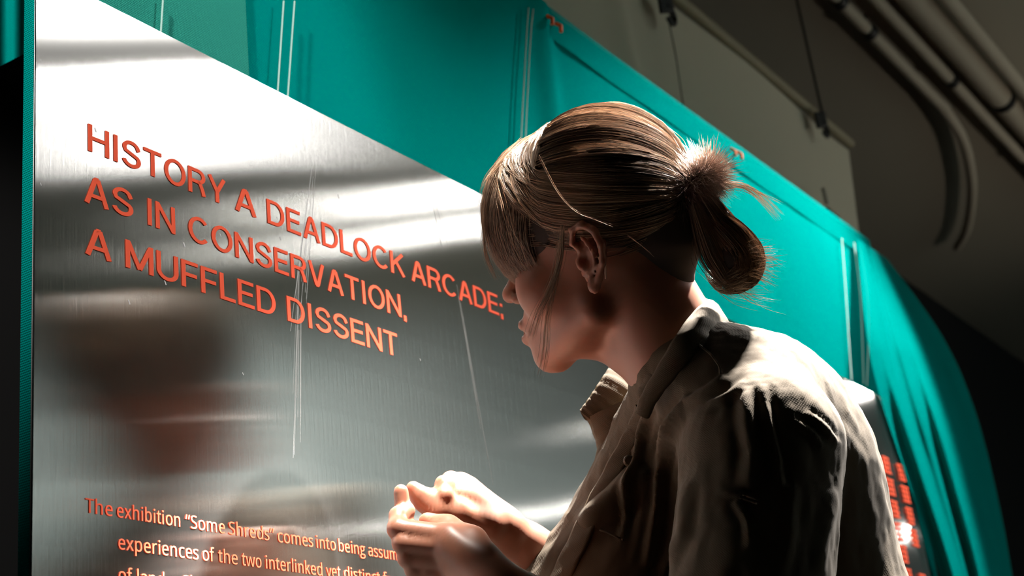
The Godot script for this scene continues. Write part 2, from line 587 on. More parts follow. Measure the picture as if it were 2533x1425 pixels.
func headline(p: Node3D) -> void:
	var cap_height := 0.0285
	for w in [["HISTORY", 216.5, 373.8, 557.0, 447.8, 0], ["A", 581.7, 519.8, 634.0, 539.6, 0], ["DEADLOCK", 661.9, 554.3, 1002.4, 688.3, 0], ["ARCADE;", 1018.6, 695.7, 1245.0, 774.5, 0],
			["AS", 207.6, 498.1, 328.4, 530.7, 1], ["IN", 361.6, 553.8, 432.7, 575.5, 1], ["CONSERVATION,", 465.2, 560.0, 1004.8, 782.6, 1],
			["A", 209.2, 625.9, 274.4, 646.6, 2], ["MUFFLED", 309.3, 659.4, 680.7, 748.0, 2], ["DISSENT", 711.0, 792.0, 980.3, 823.7, 2]]:
		var a := px_x(w[1], w[2])
		var y: float = [1.6575, 1.6035, 1.5515][w[5]]
		var total := 0.0
		var text: String = w[0]
		for c in text:
			total += glyph(c)[0] + 0.10
		var sx := (px_x(w[3], w[4]) - a) / (total - 0.10)
		var st := SurfaceTool.new()
		st.begin(Mesh.PRIMITIVE_TRIANGLES)
		st.set_smooth_group(-1)
		var x := 0.0
		for c in text:
			var g := glyph(c)
			for k in range(1, g.size()):
				add_ribbon(st, g[k], 0.066, 0.0003, sx, cap_height, x, Vector2(a, y))
			x += g[0] + 0.10
		var o := obj("lettering", st.commit(), M.vinyl, p)
		o.position = Vector3(a - p.position.x, y, 0.0004)


func body_text(p: Node3D) -> void:
	var cap := 0.0125
	for w in [["The", 208.7, 1232.0, 276.0, 1268.0, 0], ["exhibition", 287.0, 1268.0, 443.0, 1294.0, 0], ["“Some", 455.0, 1278.0, 553.5, 1309.0, 0], ["Shreds”", 563.0, 1300.0, 675.0, 1315.0, 0], ["comes", 684.0, 1330.0, 771.0, 1348.0, 0], ["into", 779.0, 1340.0, 827.0, 1355.0, 0], ["being", 834.0, 1350.0, 900.0, 1368.0, 0], ["assuming", 908.0, 1362.0, 1016.0, 1386.0, 0],
			["experiences", 290.4, 1335.0, 488.0, 1358.0, 1], ["of", 498.0, 1360.0, 527.0, 1363.0, 1], ["the", 536.0, 1363.0, 584.0, 1373.0, 1], ["two", 594.0, 1370.0, 642.5, 1378.0, 1], ["interlinked", 653.0, 1375.0, 793.0, 1404.0, 1], ["yet", 802.0, 1400.0, 838.0, 1410.0, 1], ["distinct", 847.0, 1410.0, 936.0, 1425.0, 1], ["fragments", 944.0, 1420.0, 1065.0, 1440.0, 1],
			["of", 291.0, 1398.0, 325.0, 1400.0, 2], ["land", 337.0, 1404.0, 403.5, 1412.0, 2], ["–", 416.0, 1404.0, 437.5, 1404.0, 2], ["Sheung", 449.0, 1415.0, 563.0, 1425.0, 2], ["Wan", 576.0, 1420.0, 640.0, 1432.0, 2], ["and", 655.0, 1430.0, 705.0, 1440.0, 2]]:
		word(p, w[0], px_x(w[1], w[2]), px_x(w[3], w[4]), [1.3122, 1.2843, 1.2560][w[5]], cap)


# two upright columns of brush-free block characters, too blurred in the photograph to read
func column_text(p: Node3D) -> void:
	var r := RandomNumberGenerator.new()
	r.seed = 5
	for c in 2:
		for k in (8 if c == 0 else 7):
			if c == 1 and k == 4:
				continue
			var st := SurfaceTool.new()
			st.begin(Mesh.PRIMITIVE_TRIANGLES)
			var w := 0.044
			var h := 0.037
			var x: float = [2.945, 3.03][c] - 1.945
			var y: float = 1.668 - 0.046 * k + [0.0, -0.004][c]
			for s in 4:
				add_box(st, Vector3(w * r.randf_range(0.75, 1.0), 0.0042, 0.001), Transform3D(Basis(), Vector3(x, y + h * (0.42 - s * 0.28), 0.0025)))
			for s in 3:
				add_box(st, Vector3(0.0055, h * r.randf_range(0.7, 1.0), 0.001), Transform3D(Basis(), Vector3(x + w * (-0.32 + s * 0.32) + r.randf_range(-0.003, 0.003), y, 0.0026)))
			obj("character", st.commit(), M.vinyl, p)


# ---------------------------------------------------------------- teal netting

func build_curtains() -> void:
	# the long flat length that hangs behind the panel
	var flat := thing("net_curtain", "long flat teal netting curtain hung behind the steel panel", "curtain", Vector3(2.0, 0, -0.05))
	var x0 := 0.86
	var x1 := 3.30
	var f := func(u: float, v: float) -> Vector3:
		var x := lerpf(x0, x1, u)
		var y := lerpf(2.285, 0.01, v)
		var z := (0.003 * sin(x * 9.0) + 0.002 * sin(x * 23.0 + 1.0)) * smoothstep(0.0, 0.12, v)
		z += 0.012 * exp(-pow((x - 1.84) / 0.03, 2.0)) * (1.0 - v)
		return Vector3(x - 2.0, y, z)
	obj("netting", sheet_mesh(200, 24, f, Vector2(1, 1)), M.net, flat)
	obj("hem", sheet_mesh(60, 3, func(u, v): return Vector3(lerpf(1.835, x1, u) - 2.0, lerpf(2.288, 2.225, v), 0.003 + 0.003 * smoothstep(0.2, 0.0, u) + 0.001 * sin(u * 30.0) * v), Vector2(1, 1)), M.net_thin, flat)
	obj("netting_overlap", sheet_mesh(60, 16, func(u, v): return f.call(u * (1.137 - x0) / (x1 - x0), v) + Vector3(0, -0.002, 0.006), Vector2(1, 1)), M.net_pale, flat).set_meta("label", "paler doubled netting")
	for seam in [[735, 0, 716, 250], [707, 0, 690, 235], [404, 0, 398, 90], [1310, 18, 1288, 330], [1320, 22, 1300, 330]]:
		var a := on_z(seam[0], seam[1], -0.038)
		var b := on_z(seam[2], seam[3], -0.038)
		var pts := PackedVector3Array()
		for k in 13:
			var q := a.lerp(b + (b - a) * 0.6, k / 12.0) - flat.position
			q.z = 0.012 + f.call((q.x + 2.0 - x0) / (x1 - x0), 0.1).z
			pts.append(q)
		obj("seam_thread", tube_mesh(pts, 0.0011, 5), M.thread, flat)
	for seam in [[2082, 590, 2090, 700, 2106, 940], [2112, 600, 2128, 740, 2136, 950], [2126, 610, 2148, 760, 2144, 955]]:
		var pts := PackedVector3Array()
		for q in spline([on_z(seam[0], seam[1], -0.036), on_z(seam[2], seam[3], -0.036), on_z(seam[4], seam[5], -0.036)], 12):
			pts.append(q - flat.position)
		obj("seam_thread", tube_mesh(pts, 0.0016, 5), M.thread, flat)
	for tie in [[1360, 52], [1381, 70], [1813, 378], [1829, 386]]:
		var c := on_z(tie[0], tie[1], -0.035) - flat.position
		obj("cable_tie", tube_mesh(PackedVector3Array([c + Vector3(0, 0.011, -0.004), c + Vector3(0.002, 0.004, 0.004), c + Vector3(0, -0.008, 0.004)]), 0.0032, 6), M.orange, flat)

	# the gathered end that flares out in front of the panel's far edge
	var drape := thing("net_drape", "gathered end of teal netting flaring over the panel's far edge", "curtain", Vector3(3.2, 0, 0.0))
	var le := [Vector2(2120, 590), Vector2(2140, 800), Vector2(2172, 965), Vector2(2236, 1160), Vector2(2330, 1440), Vector2(2420, 1800)]
	var re := [Vector2(2195, 640), Vector2(2330, 830), Vector2(2410, 1010), Vector2(2470, 1240), Vector2(2510, 1460), Vector2(2560, 1800)]
	var g := func(u: float, v: float) -> Vector3:
		var q := v * 5.0
		var i := mini(int(q), 4)
		var t := q - i
		var a: Vector2 = le[i].cubic_interpolate(le[i + 1], le[maxi(i - 1, 0)], le[mini(i + 2, 5)], t)
		var b: Vector2 = re[i].cubic_interpolate(re[i + 1], re[maxi(i - 1, 0)], re[mini(i + 2, 5)], t)
		var z := lerpf(-0.030, 0.006, smoothstep(0.0, 0.28, v)) + 0.02 * smoothstep(0.0, 0.3, u) * smoothstep(0.2, 0.5, v)
		var amp := 0.016 * smoothstep(0.0, 0.5, v) + 0.004
		z += amp * (sin(u * 15.0 + 0.6 - v * 1.5) * 0.6 + sin(u * 33.0 + 2.0) * 0.25) * smoothstep(0.05, 0.25, u)
		z -= 0.10 * smoothstep(0.62, 1.0, u) * (0.35 + 0.65 * smoothstep(0.0, 0.4, v))
		var m := a.lerp(b, u)
		return on_z(m.x, m.y, z) - drape.position
	obj("netting", sheet_mesh(120, 60, g, Vector2(1, 1)), M.net_thin, drape)

	var back := thing("net_scrap", "small teal netting length hanging at the far left behind the panel", "curtain", on_z(0, 0, -0.35))
	var h := func(u: float, v: float) -> Vector3:
		return on_z(lerpf(-90, 66 , u), lerpf(-120, lerpf(210, 130, u), v), -0.35 + 0.005 * sin(u * 17.0)) - back.position
	obj("netting", sheet_mesh(40, 10, h, Vector2(1, 1)), M.net, back)


# ---------------------------------------------------------------- hung banner and pipes

func build_banner() -> void:
	var b := thing("hanging_banner", "plain beige cloth banner hung high behind the teal netting", "banner", Vector3(2.6, 2.2, -0.3))
	var f := func(u: float, v: float) -> Vector3:
		var x := lerpf(1.2, lerpf(4.10, 3.93, v), u)
		var y := lerpf(2.90, 2.05, v)
		var z := 0.02 * exp(-pow((x - 2.62 - 0.1 * v) / 0.05, 2.0)) + 0.006 * sin(x * 6.0)
		return Vector3(x - 2.6, y - 2.2, z)
	obj("cloth", sheet_mesh(160, 12, f), M.banner, b)
	obj("batten", tube_mesh(PackedVector3Array([Vector3(-1.4, 0.715, 0.010), Vector3(1.49, 0.715, 0.010)]), 0.014, 12), M.rod, b)
	for hk in [[1645, 15, 1645, 45], [2028, 300, 2040, 345]]:
		var c := on_z(hk[0], hk[1], -0.27) - b.position
		var st := SurfaceTool.new()
		st.begin(Mesh.PRIMITIVE_TRIANGLES)
		var pts := []
		for k in 14:
			var a := -0.6 + k * 0.36
			pts.append(c + Vector3(sin(a) * 0.022, cos(a) * 0.022 - 0.03, 0.01))
		add_tube(st, PackedVector3Array(pts), 0.006, 6)
		add_tube(st, PackedVector3Array([c + Vector3(0, 0.6, 0), c + Vector3(0, -0.01, 0.012)]), 0.004, 6)
		for k in 6:
			add_tube(st, PackedVector3Array([c + Vector3(-0.03, 0.012 - k * 0.008, 0.0), c + Vector3(0.0, 0.02 - k * 0.008, 0.016), c + Vector3(0.03, 0.008 - k * 0.008, 0.0)]), 0.006, 6)
		obj("hook", st.commit(), M.black, b)
	var c2 := on_z(2040, 490, -0.26) - b.position
	obj("clip", tube_mesh(PackedVector3Array([c2 + Vector3(0, 0.030, 0), c2 + Vector3(0, -0.020, 0.002)]), 0.006, 8), M.edge, b)
	var c3 := on_z(2058, 535, -0.25) - b.position
	obj("clip", tube_mesh(PackedVector3Array([c3 + Vector3(-0.03, 0.012, 0), c3, c3 + Vector3(0.02, -0.004, 0.01)]), [0.007, 0.012, 0.006], 8), M.black, b)
	obj("wire", tube_mesh(PackedVector3Array([on_z(1652, 40, -0.27) - b.position, on_z(1672, 140, -0.272) - b.position, on_z(1700, 330, -0.278) - b.position]), 0.0016, 5), M.black, b)


func build_pipes() -> void:
	var n := 0
	for q in [[2060, -16, 2530, 468, 3.34, 0.020, "thin straight"], [2170, 0, 2533, 395, 3.34, 0.020, "middle of the three straight"], [2262, 0, 2533, 305, 3.36, 0.045, "thick"], [2345, 0, 2533, 225, 3.34, 0.025, "last"]]:
		var y: float = q[4]
		var a := on_y(q[0], q[1], y)
		var b := on_y(q[2], q[3], y)
		var d := Vector3(1, 0, 0)
		a = Vector3(a.x, y, (a.z + b.z) / 2.0)
		var t := thing("ceiling_pipe", ["lowest thin pipe along the dim ceiling that bends down to a loop", "second thin pipe along the dim ceiling above the bent one", "thick pipe along the dim ceiling between thinner ones", "uppermost pipe along the dim ceiling by the corner"][n], "pipe", a)
		if n == 0:
			var e := on_y(2330, 255, y)
			var pts := [Vector3(-3.0, 0, 0), Vector3(e.x - a.x - 0.3, 0, 0), Vector3(e.x - a.x, 0, 0)]
			for w in [[2380, 340], [2402, 430], [2403, 500], [2390, 570], [2368, 612]]:
				pts.append(on_y(w[0], w[1], y) - a)
			obj("tube", tube_mesh(spline(pts, 60), q[5], 12), M.pipe, t)
		else:
			obj("tube", tube_mesh(PackedVector3Array([-d * 3.0, d * 7.0]), q[5], 14), M.pipe, t)
		for k in 3:
			var st := SurfaceTool.new()
			st.begin(Mesh.PRIMITIVE_TRIANGLES)
			var o := Vector3(-0.2 + k * [0.25, 0.9, 1.1, 1.2][n], 0, 0)
			add_tube(st, PackedVector3Array([o - d * 0.02, o + d * 0.02]), q[5] + 0.006, 14)
			add_tube(st, PackedVector3Array([o, o + Vector3(0, 3.42 - y, 0)]), 0.006, 6)
			obj("clamp", st.commit(), M.black, t)
		n += 1


# ---------------------------------------------------------------- smooth bodies: a field on a grid, meshed as surface nets

var fo: Vector3
var fc: float
var fx: int
var fy: int
var fz: int
var ff: PackedFloat32Array


func field(lo: Vector3, hi: Vector3, cell: float) -> void:
	fo = lo
	fc = cell
	var d := (hi - lo) / cell
	fx = int(d.x) + 2
	fy = int(d.y) + 2
	fz = int(d.z) + 2
	ff = PackedFloat32Array()
	ff.resize(fx * fy * fz)
	ff.fill(1.0)


func cap(a: Vector3, b: Vector3, ra: float, rb: float, k := 0.01) -> void:
	var m := maxf(ra, rb) + k + fc * 2.0
	var lo := (a.min(b) - Vector3(m, m, m) - fo) / fc
	var hi := (a.max(b) + Vector3(m, m, m) - fo) / fc
	var ab := b - a
	var l2 := maxf(ab.length_squared(), 1e-9)
	for z in range(maxi(0, int(lo.z)), mini(fz, int(hi.z) + 1)):
		for y in range(maxi(0, int(lo.y)), mini(fy, int(hi.y) + 1)):
			var i := (z * fy + y) * fx
			for x in range(maxi(0, int(lo.x)), mini(fx, int(hi.x) + 1)):
				var p := fo + Vector3(x, y, z) * fc - a
				var t := clampf(p.dot(ab) / l2, 0.0, 1.0)
				var d := (p - ab * t).length() - ra - (rb - ra) * t
				var e := ff[i + x]
				var h := k - absf(d - e)
				ff[i + x] = minf(d, e) - (h * h / (4.0 * k) if h > 0.0 else 0.0)


# an ellipsoid with axes b and radii r; cut takes it away
func ell(c: Vector3, b: Basis, r: Vector3, k := 0.01, cut := false) -> void:
	var m := maxf(r.x, maxf(r.y, r.z)) + k + fc * 2.0
	var lo := (c - Vector3(m, m, m) - fo) / fc
	var hi := (c + Vector3(m, m, m) - fo) / fc
	var inv := b.transposed()
	var r2 := r * r
	for z in range(maxi(0, int(lo.z)), mini(fz, int(hi.z) + 1)):
		for y in range(maxi(0, int(lo.y)), mini(fy, int(hi.y) + 1)):
			var i := (z * fy + y) * fx
			for x in range(maxi(0, int(lo.x)), mini(fx, int(hi.x) + 1)):
				var p := inv * (fo + Vector3(x, y, z) * fc - c)
				var k0 := (p / r).length()
				var d := k0 * (k0 - 1.0) / maxf((p / r2).length(), 1e-6)
				var e := ff[i + x]
				if cut:
					d = -d
					var h := k - absf(d - e)
					ff[i + x] = maxf(d, e) + (h * h / (4.0 * k) if h > 0.0 else 0.0)
				else:
					var h := k - absf(d - e)
					ff[i + x] = minf(d, e) - (h * h / (4.0 * k) if h > 0.0 else 0.0)


func chain(pts: Array, rs: Array, k := 0.006) -> void:
	for i in pts.size() - 1:
		cap(pts[i], pts[i + 1], rs[i], rs[i + 1], k)


# adds the zero surface to v (points), n (normals) and t (triangles)
func net(v: PackedVector3Array, n: PackedVector3Array, t: PackedInt32Array) -> void:
	var id := PackedInt32Array()
	id.resize(fx * fy * fz)
	id.fill(-1)
	var sy := fx
	var sz := fx * fy
	var lim := fc * 1.8
	var off := [0, 1, sy, sy + 1, sz, sz + 1, sz + sy, sz + sy + 1]
	var cor := [Vector3(0, 0, 0), Vector3(1, 0, 0), Vector3(0, 1, 0), Vector3(1, 1, 0), Vector3(0, 0, 1), Vector3(1, 0, 1), Vector3(0, 1, 1), Vector3(1, 1, 1)]
	var edges := [[0, 1], [2, 3], [4, 5], [6, 7], [0, 2], [1, 3], [4, 6], [5, 7], [0, 4], [1, 5], [2, 6], [3, 7]]
	for z in fz - 1:
		for y in fy - 1:
			var row := (z * fy + y) * fx
			for x in fx - 1:
				var i := row + x
				var f0 := ff[i]
				if f0 > lim or f0 < -lim:
					continue
				var m := 0
				var d := PackedFloat32Array()
				for c in 8:
					var q := ff[i + off[c]]
					d.append(q)
					if q < 0.0:
						m += 1
				if m == 0 or m == 8:
					continue
				var s := Vector3()
				var cnt := 0
				for e in edges:
					var a := d[e[0]]
					var b := d[e[1]]
					if (a < 0.0) != (b < 0.0):
						s += (cor[e[0]] as Vector3).lerp(cor[e[1]], a / (a - b))
						cnt += 1
				id[i] = v.size()
				v.append(fo + (Vector3(x, y, z) + s / cnt) * fc)
				n.append(Vector3(d[1] + d[3] + d[5] + d[7] - d[0] - d[2] - d[4] - d[6], d[2] + d[3] + d[6] + d[7] - d[0] - d[1] - d[4] - d[5], d[4] + d[5] + d[6] + d[7] - d[0] - d[1] - d[2] - d[3]).normalized())
				var flip := f0 < 0.0
				for ax in 3:
					var st: int = [1, sy, sz][ax]
					if (ff[i + st] < 0.0) == flip:
						continue
					var u: int = [sy, sz, 1][ax]
					var w: int = [sz, 1, sy][ax]
					if i - u - w < 0:
						continue
					var p0 := id[i - u - w]
					var p1 := id[i - w]
					var p2 := id[i]
					var p3 := id[i - u]
					if p0 < 0 or p1 < 0 or p2 < 0 or p3 < 0:
						continue
					if flip:
						t.append_array(PackedInt32Array([p0, p2, p1, p0, p3, p2]))
					else:
						t.append_array(PackedInt32Array([p0, p1, p2, p0, p2, p3]))


func arrays_mesh(v: PackedVector3Array, n: PackedVector3Array, t: PackedInt32Array, c := PackedColorArray(), uv := PackedVector2Array()) -> ArrayMesh:
	var a := []
	a.resize(Mesh.ARRAY_MAX)
	a[Mesh.ARRAY_VERTEX] = v
	a[Mesh.ARRAY_NORMAL] = n
	a[Mesh.ARRAY_INDEX] = t
	if c.size():
		a[Mesh.ARRAY_COLOR] = c
	if uv.size():
		a[Mesh.ARRAY_TEX_UV] = uv
	var m := ArrayMesh.new()
	m.add_surface_from_arrays(Mesh.PRIMITIVE_TRIANGLES, a)
	return m


func face_normals(v: PackedVector3Array, t: PackedInt32Array) -> PackedVector3Array:
	var n := PackedVector3Array()
	n.resize(v.size())
	for i in range(0, t.size(), 3):
		var a := t[i]
		var b := t[i + 1]
		var c := t[i + 2]
		var q := (v[c] - v[a]).cross(v[b] - v[a])
		n[a] += q
		n[b] += q
		n[c] += q
	for i in n.size():
		n[i] = n[i].normalized()
	return n


func shifted(v: PackedVector3Array, by: Vector3) -> PackedVector3Array:
	for i in v.size():
		v[i] -= by
	return v


# ---------------------------------------------------------------- the reader

const HF := Vector3(-0.1401, 0.0848, -0.9865)    # head: forward, up, left and the point between the ears
const HU := Vector3(-0.3593, 0.9241, 0.1305)
const HL := Vector3(-0.9227, -0.3727, 0.0990)
const HO := Vector3(1.2490, 1.5579, 0.3232)
var foot := Vector3(1.42, 0.0, 0.37)


# a point of the head in centimetres: to her left, up, forward
func hd(l: float, u: float, f: float) -> Vector3:
	return HO + (HL * l + HU * u + HF * f) * 0.01


func hb() -> Basis:
	return Basis(HL, HU, HF)


func build_person() -> void:
	M.skin = mat(Color(0.58, 0.39, 0.31), 0.42)
	M.skin.subsurf_scatter_enabled = true
	M.skin.subsurf_scatter_strength = 0.2
	M.jacket = mat(Color(0.29, 0.238, 0.165), 0.9)
	M.jacket.normal_enabled = true
	M.jacket.normal_texture = weave_normal()
	M.jacket.normal_scale = 0.5
	M.jacket.uv1_triplanar = true
	M.jacket.uv1_scale = Vector3(14, 14, 14)
	M.trouser = mat(Color(0.06, 0.06, 0.07), 0.9)
	M.shoe = mat(Color(0.05, 0.05, 0.05), 0.6)
	M.hair = mat(Color(1, 1, 1), 0.36)
	M.hair.metallic_specular = 0.7
	M.hair.vertex_color_use_as_albedo = true
	M.earring = mat(Color(0.95, 0.78, 0.68), 0.35)
	M.stitch = mat(Color(0.30, 0.25, 0.19), 0.9)
	M.button = mat(Color(0.32, 0.27, 0.2), 0.4)
	var p := thing("person", "person in an olive brown jacket reading the panel, hair tied back, hands raised and closed", "person", foot)
	build_body(p)
	build_jacket(p)
	build_collar(p)
	build_legs(p)
	build_hair(p)


func weave_normal() -> ImageTexture:
	var im := Image.create(256, 256, false, Image.FORMAT_RGB8)
	var r := RandomNumberGenerator.new()
	r.seed = 3
	for y in 256:
		for x in 256:
			var v := 0.5 + 0.3 * sin((x + y) * TAU / 8.0) + r.randf_range(-0.2, 0.2)
			im.set_pixel(x, y, Color(v, v, v))
	im.bump_map_to_normal_map(2.0)
	return ImageTexture.create_from_image(im)


func build_body(p: Node3D) -> void:
	var v := PackedVector3Array()
	var n := PackedVector3Array()
	var t := PackedInt32Array()
	var b := hb()
	# head and neck
	var nb := at(1700, 935, 1.495)
	field(HO - Vector3(0.15, 0.24, 0.16), HO + Vector3(0.16, 0.17, 0.16), 0.003)
	ell(hd(0, 5.0, 0.2), b, Vector3(0.070, 0.084, 0.092), 0.01)
	ell(hd(0, -1.5, 3.6), b, Vector3(0.056, 0.080, 0.060), 0.03)
	for s in [-1.0, 1.0]:
		cap(hd(4.9 * s, -5.2, 0.6), hd(1.4 * s, -8.9, 7.7), 0.016, 0.015, 0.024)
		ell(hd(3.9 * s, -2.2, 6.0), b, Vector3(0.024, 0.028, 0.026), 0.02)
		ell(hd(3.2 * s, 1.0, 9.6), b, Vector3(0.016, 0.011, 0.010), 0.010, true)
		ell(hd(3.2 * s, 0.8, 7.9), b, Vector3(0.0125, 0.0125, 0.0125), 0.003)
		cap(hd(1.2 * s, 2.3, 9.5), hd(4.6 * s, 2.3, 7.8), 0.006, 0.005, 0.012)
	cap(hd(0, -9.2, 7.6), hd(0, -9.3, 8.2), 0.017, 0.015, 0.012)
	ell(hd(0, -5.9, 7.9), b, Vector3(0.026, 0.026, 0.024), 0.016)
	cap(hd(0, 1.2, 9.0), hd(0, -1.8, 11.1), 0.0065, 0.0075, 0.010)
	ell(hd(0, -2.3, 11.3), b, Vector3(0.0085, 0.0085, 0.0095), 0.006)
	for s in [-1.0, 1.0]:
		ell(hd(1.05 * s, -2.75, 10.0), b, Vector3(0.0058, 0.0060, 0.009), 0.006)
		ell(hd(0.62 * s, -3.45, 10.7), b, Vector3(0.0032, 0.0035, 0.0055), 0.002, true)
	chain([hd(-2.3, -6.25, 8.7), hd(-0.9, -5.55, 10.15), hd(0, -5.75, 10.35), hd(0.9, -5.55, 10.15), hd(2.3, -6.25, 8.7)], [0.003, 0.0052, 0.005, 0.0052, 0.003], 0.004)
	chain([hd(-2.2, -6.45, 8.7), hd(-0.8, -7.0, 9.95), hd(0.8, -7.0, 9.95), hd(2.2, -6.45, 8.7)], [0.003, 0.0062, 0.0062, 0.003], 0.004)
	ell(hd(0, -6.33, 10.4), b, Vector3(0.022, 0.0011, 0.010), 0.003, true)
	# ears
	for s in [-1.0, 1.0]:
		ell(hd(7.0 * s, 0.4, -1.1), Basis(HL, (HU * 0.97 - HF * 0.22).normalized(), (HF * 0.97 + HU * 0.22).normalized()), Vector3(0.0045, 0.029, 0.0155), 0.006)
		chain([hd(7.1 * s, 0.5, -0.3), hd(7.5 * s, 1.8, 0.55), hd(7.9 * s, 3.1, 0.1), hd(8.2 * s, 3.45, -1.0), hd(8.4 * s, 2.7, -2.2), hd(8.4 * s, 1.2, -2.7), hd(8.1 * s, -0.5, -2.4), hd(7.7 * s, -1.9, -1.6), hd(7.4 * s, -2.7, -1.0)], [0.0025, 0.003, 0.0036, 0.004, 0.004, 0.0038, 0.0034, 0.0036, 0.004], 0.003)
		chain([hd(7.9 * s, 2.2, -0.7), hd(8.0 * s, 0.9, -1.6), hd(7.7 * s, -0.8, -1.5), hd(7.5 * s, -1.4, -0.6)], [0.0025, 0.003, 0.003, 0.003], 0.003)
		ell(hd(7.6 * s, -2.6, -0.8), b, Vector3(0.0042, 0.008, 0.0065), 0.004)
		ell(hd(7.7 * s, -0.1, -0.6), b, Vector3(0.006, 0.009, 0.0055), 0.002, true)
		ell(hd(7.3 * s, -0.2, 0.35), b, Vector3(0.0035, 0.006, 0.0035), 0.003)
	cap(hd(0, -2.0, -2.2), nb, 0.050, 0.056, 0.016)
	cap(hd(0, -7.4, 3.6), hd(0, -9.8, 0.6), 0.012, 0.016, 0.03)
	net(v, n, t)
	# far hand: knuckles up, forefinger reaching to the other hand
	var lo := at(1180, 1300, 1.50)
	field(lo - Vector3(0.19, 0.17, 0.10), lo + Vector3(0.22, 0.10, 0.14), 0.0025)
	var w := at(1238, 1312, 1.512)
	chain([at(1640, 1600, 1.66), at(1430, 1432, 1.58), at(1300, 1358, 1.53), w], [0.040, 0.034, 0.026, 0.0235], 0.01)
	for m in [[1118, 1226, 1.478, 0.0115], [1122, 1204, 1.492, 0.0115], [1142, 1198, 1.507, 0.011], [1160, 1206, 1.520, 0.010]]:
		cap(w, at(m[0], m[1], m[2]), 0.0175, m[3], 0.014)
	cap(at(1215, 1290, 1.495), at(1150, 1235, 1.49), 0.016, 0.015, 0.012)
	chain([at(1118, 1226, 1.478), at(1066, 1234, 1.462), at(1036, 1222, 1.458), at(1022, 1208, 1.458)], [0.0115, 0.0095, 0.0085, 0.0072], 0.004)
	chain([at(1122, 1204, 1.492), at(1099, 1199, 1.472), at(1098, 1226, 1.462), at(1118, 1246, 1.470)], [0.0112, 0.0092, 0.0085, 0.0075], 0.003)
	chain([at(1142, 1198, 1.507), at(1115, 1188, 1.490), at(1108, 1212, 1.478), at(1126, 1236, 1.482)], [0.0108, 0.009, 0.0082, 0.0072], 0.003)
	chain([at(1160, 1206, 1.520), at(1136, 1190, 1.510), at(1122, 1206, 1.498), at(1136, 1232, 1.496)], [0.010, 0.0082, 0.0075, 0.0066], 0.003)
	chain([at(1205, 1300, 1.485), at(1130, 1268, 1.468), at(1078, 1262, 1.460), at(1044, 1246, 1.456)], [0.015, 0.0115, 0.0095, 0.0078], 0.008)
	# near hand: its back to the camera, fingers curled
	var w2 := at(1236, 1462, 1.372)
	chain([at(1700, 1690, 1.30), at(1420, 1560, 1.35), at(1290, 1496, 1.378), w2], [0.040, 0.036, 0.028, 0.0255], 0.01)
	for m in [[1108, 1330, 1.404, 0.0125], [1112, 1356, 1.400, 0.0125], [1122, 1386, 1.400, 0.012], [1140, 1418, 1.400, 0.011]]:
		cap(w2, at(m[0], m[1], m[2]), 0.0185, m[3], 0.014)
	cap(at(1190, 1392, 1.392), at(1120, 1350, 1.402), 0.017, 0.015, 0.012)
	chain([at(1108, 1330, 1.404), at(984, 1308, 1.410), at(986, 1276, 1.426), at(1008, 1262, 1.438)], [0.0125, 0.0098, 0.0088, 0.0075], 0.004)
	chain([at(1112, 1356, 1.400), at(996, 1344, 1.404), at(1000, 1296, 1.436), at(992, 1216, 1.442)], [0.0125, 0.0098, 0.0086, 0.0072], 0.003)
	chain([at(1122, 1386, 1.400), at(1008, 1380, 1.404), at(1012, 1352, 1.430), at(1046, 1344, 1.442)], [0.012, 0.0095, 0.0085, 0.0075], 0.003)
	chain([at(1140, 1418, 1.400), at(1024, 1410, 1.406), at(1022, 1390, 1.428), at(1050, 1380, 1.438)], [0.011, 0.0085, 0.0078, 0.0068], 0.003)
	chain([at(1215, 1420, 1.380), at(1168, 1340, 1.408), at(1108, 1304, 1.426), at(1058, 1288, 1.435)], [0.0175, 0.0130, 0.0100, 0.0080], 0.010)
	net(v, n, t)
	var o := obj("body", arrays_mesh(shifted(v, foot), n, t), M.skin, p)
	o.set_meta("label", "face, ear, neck and hands")


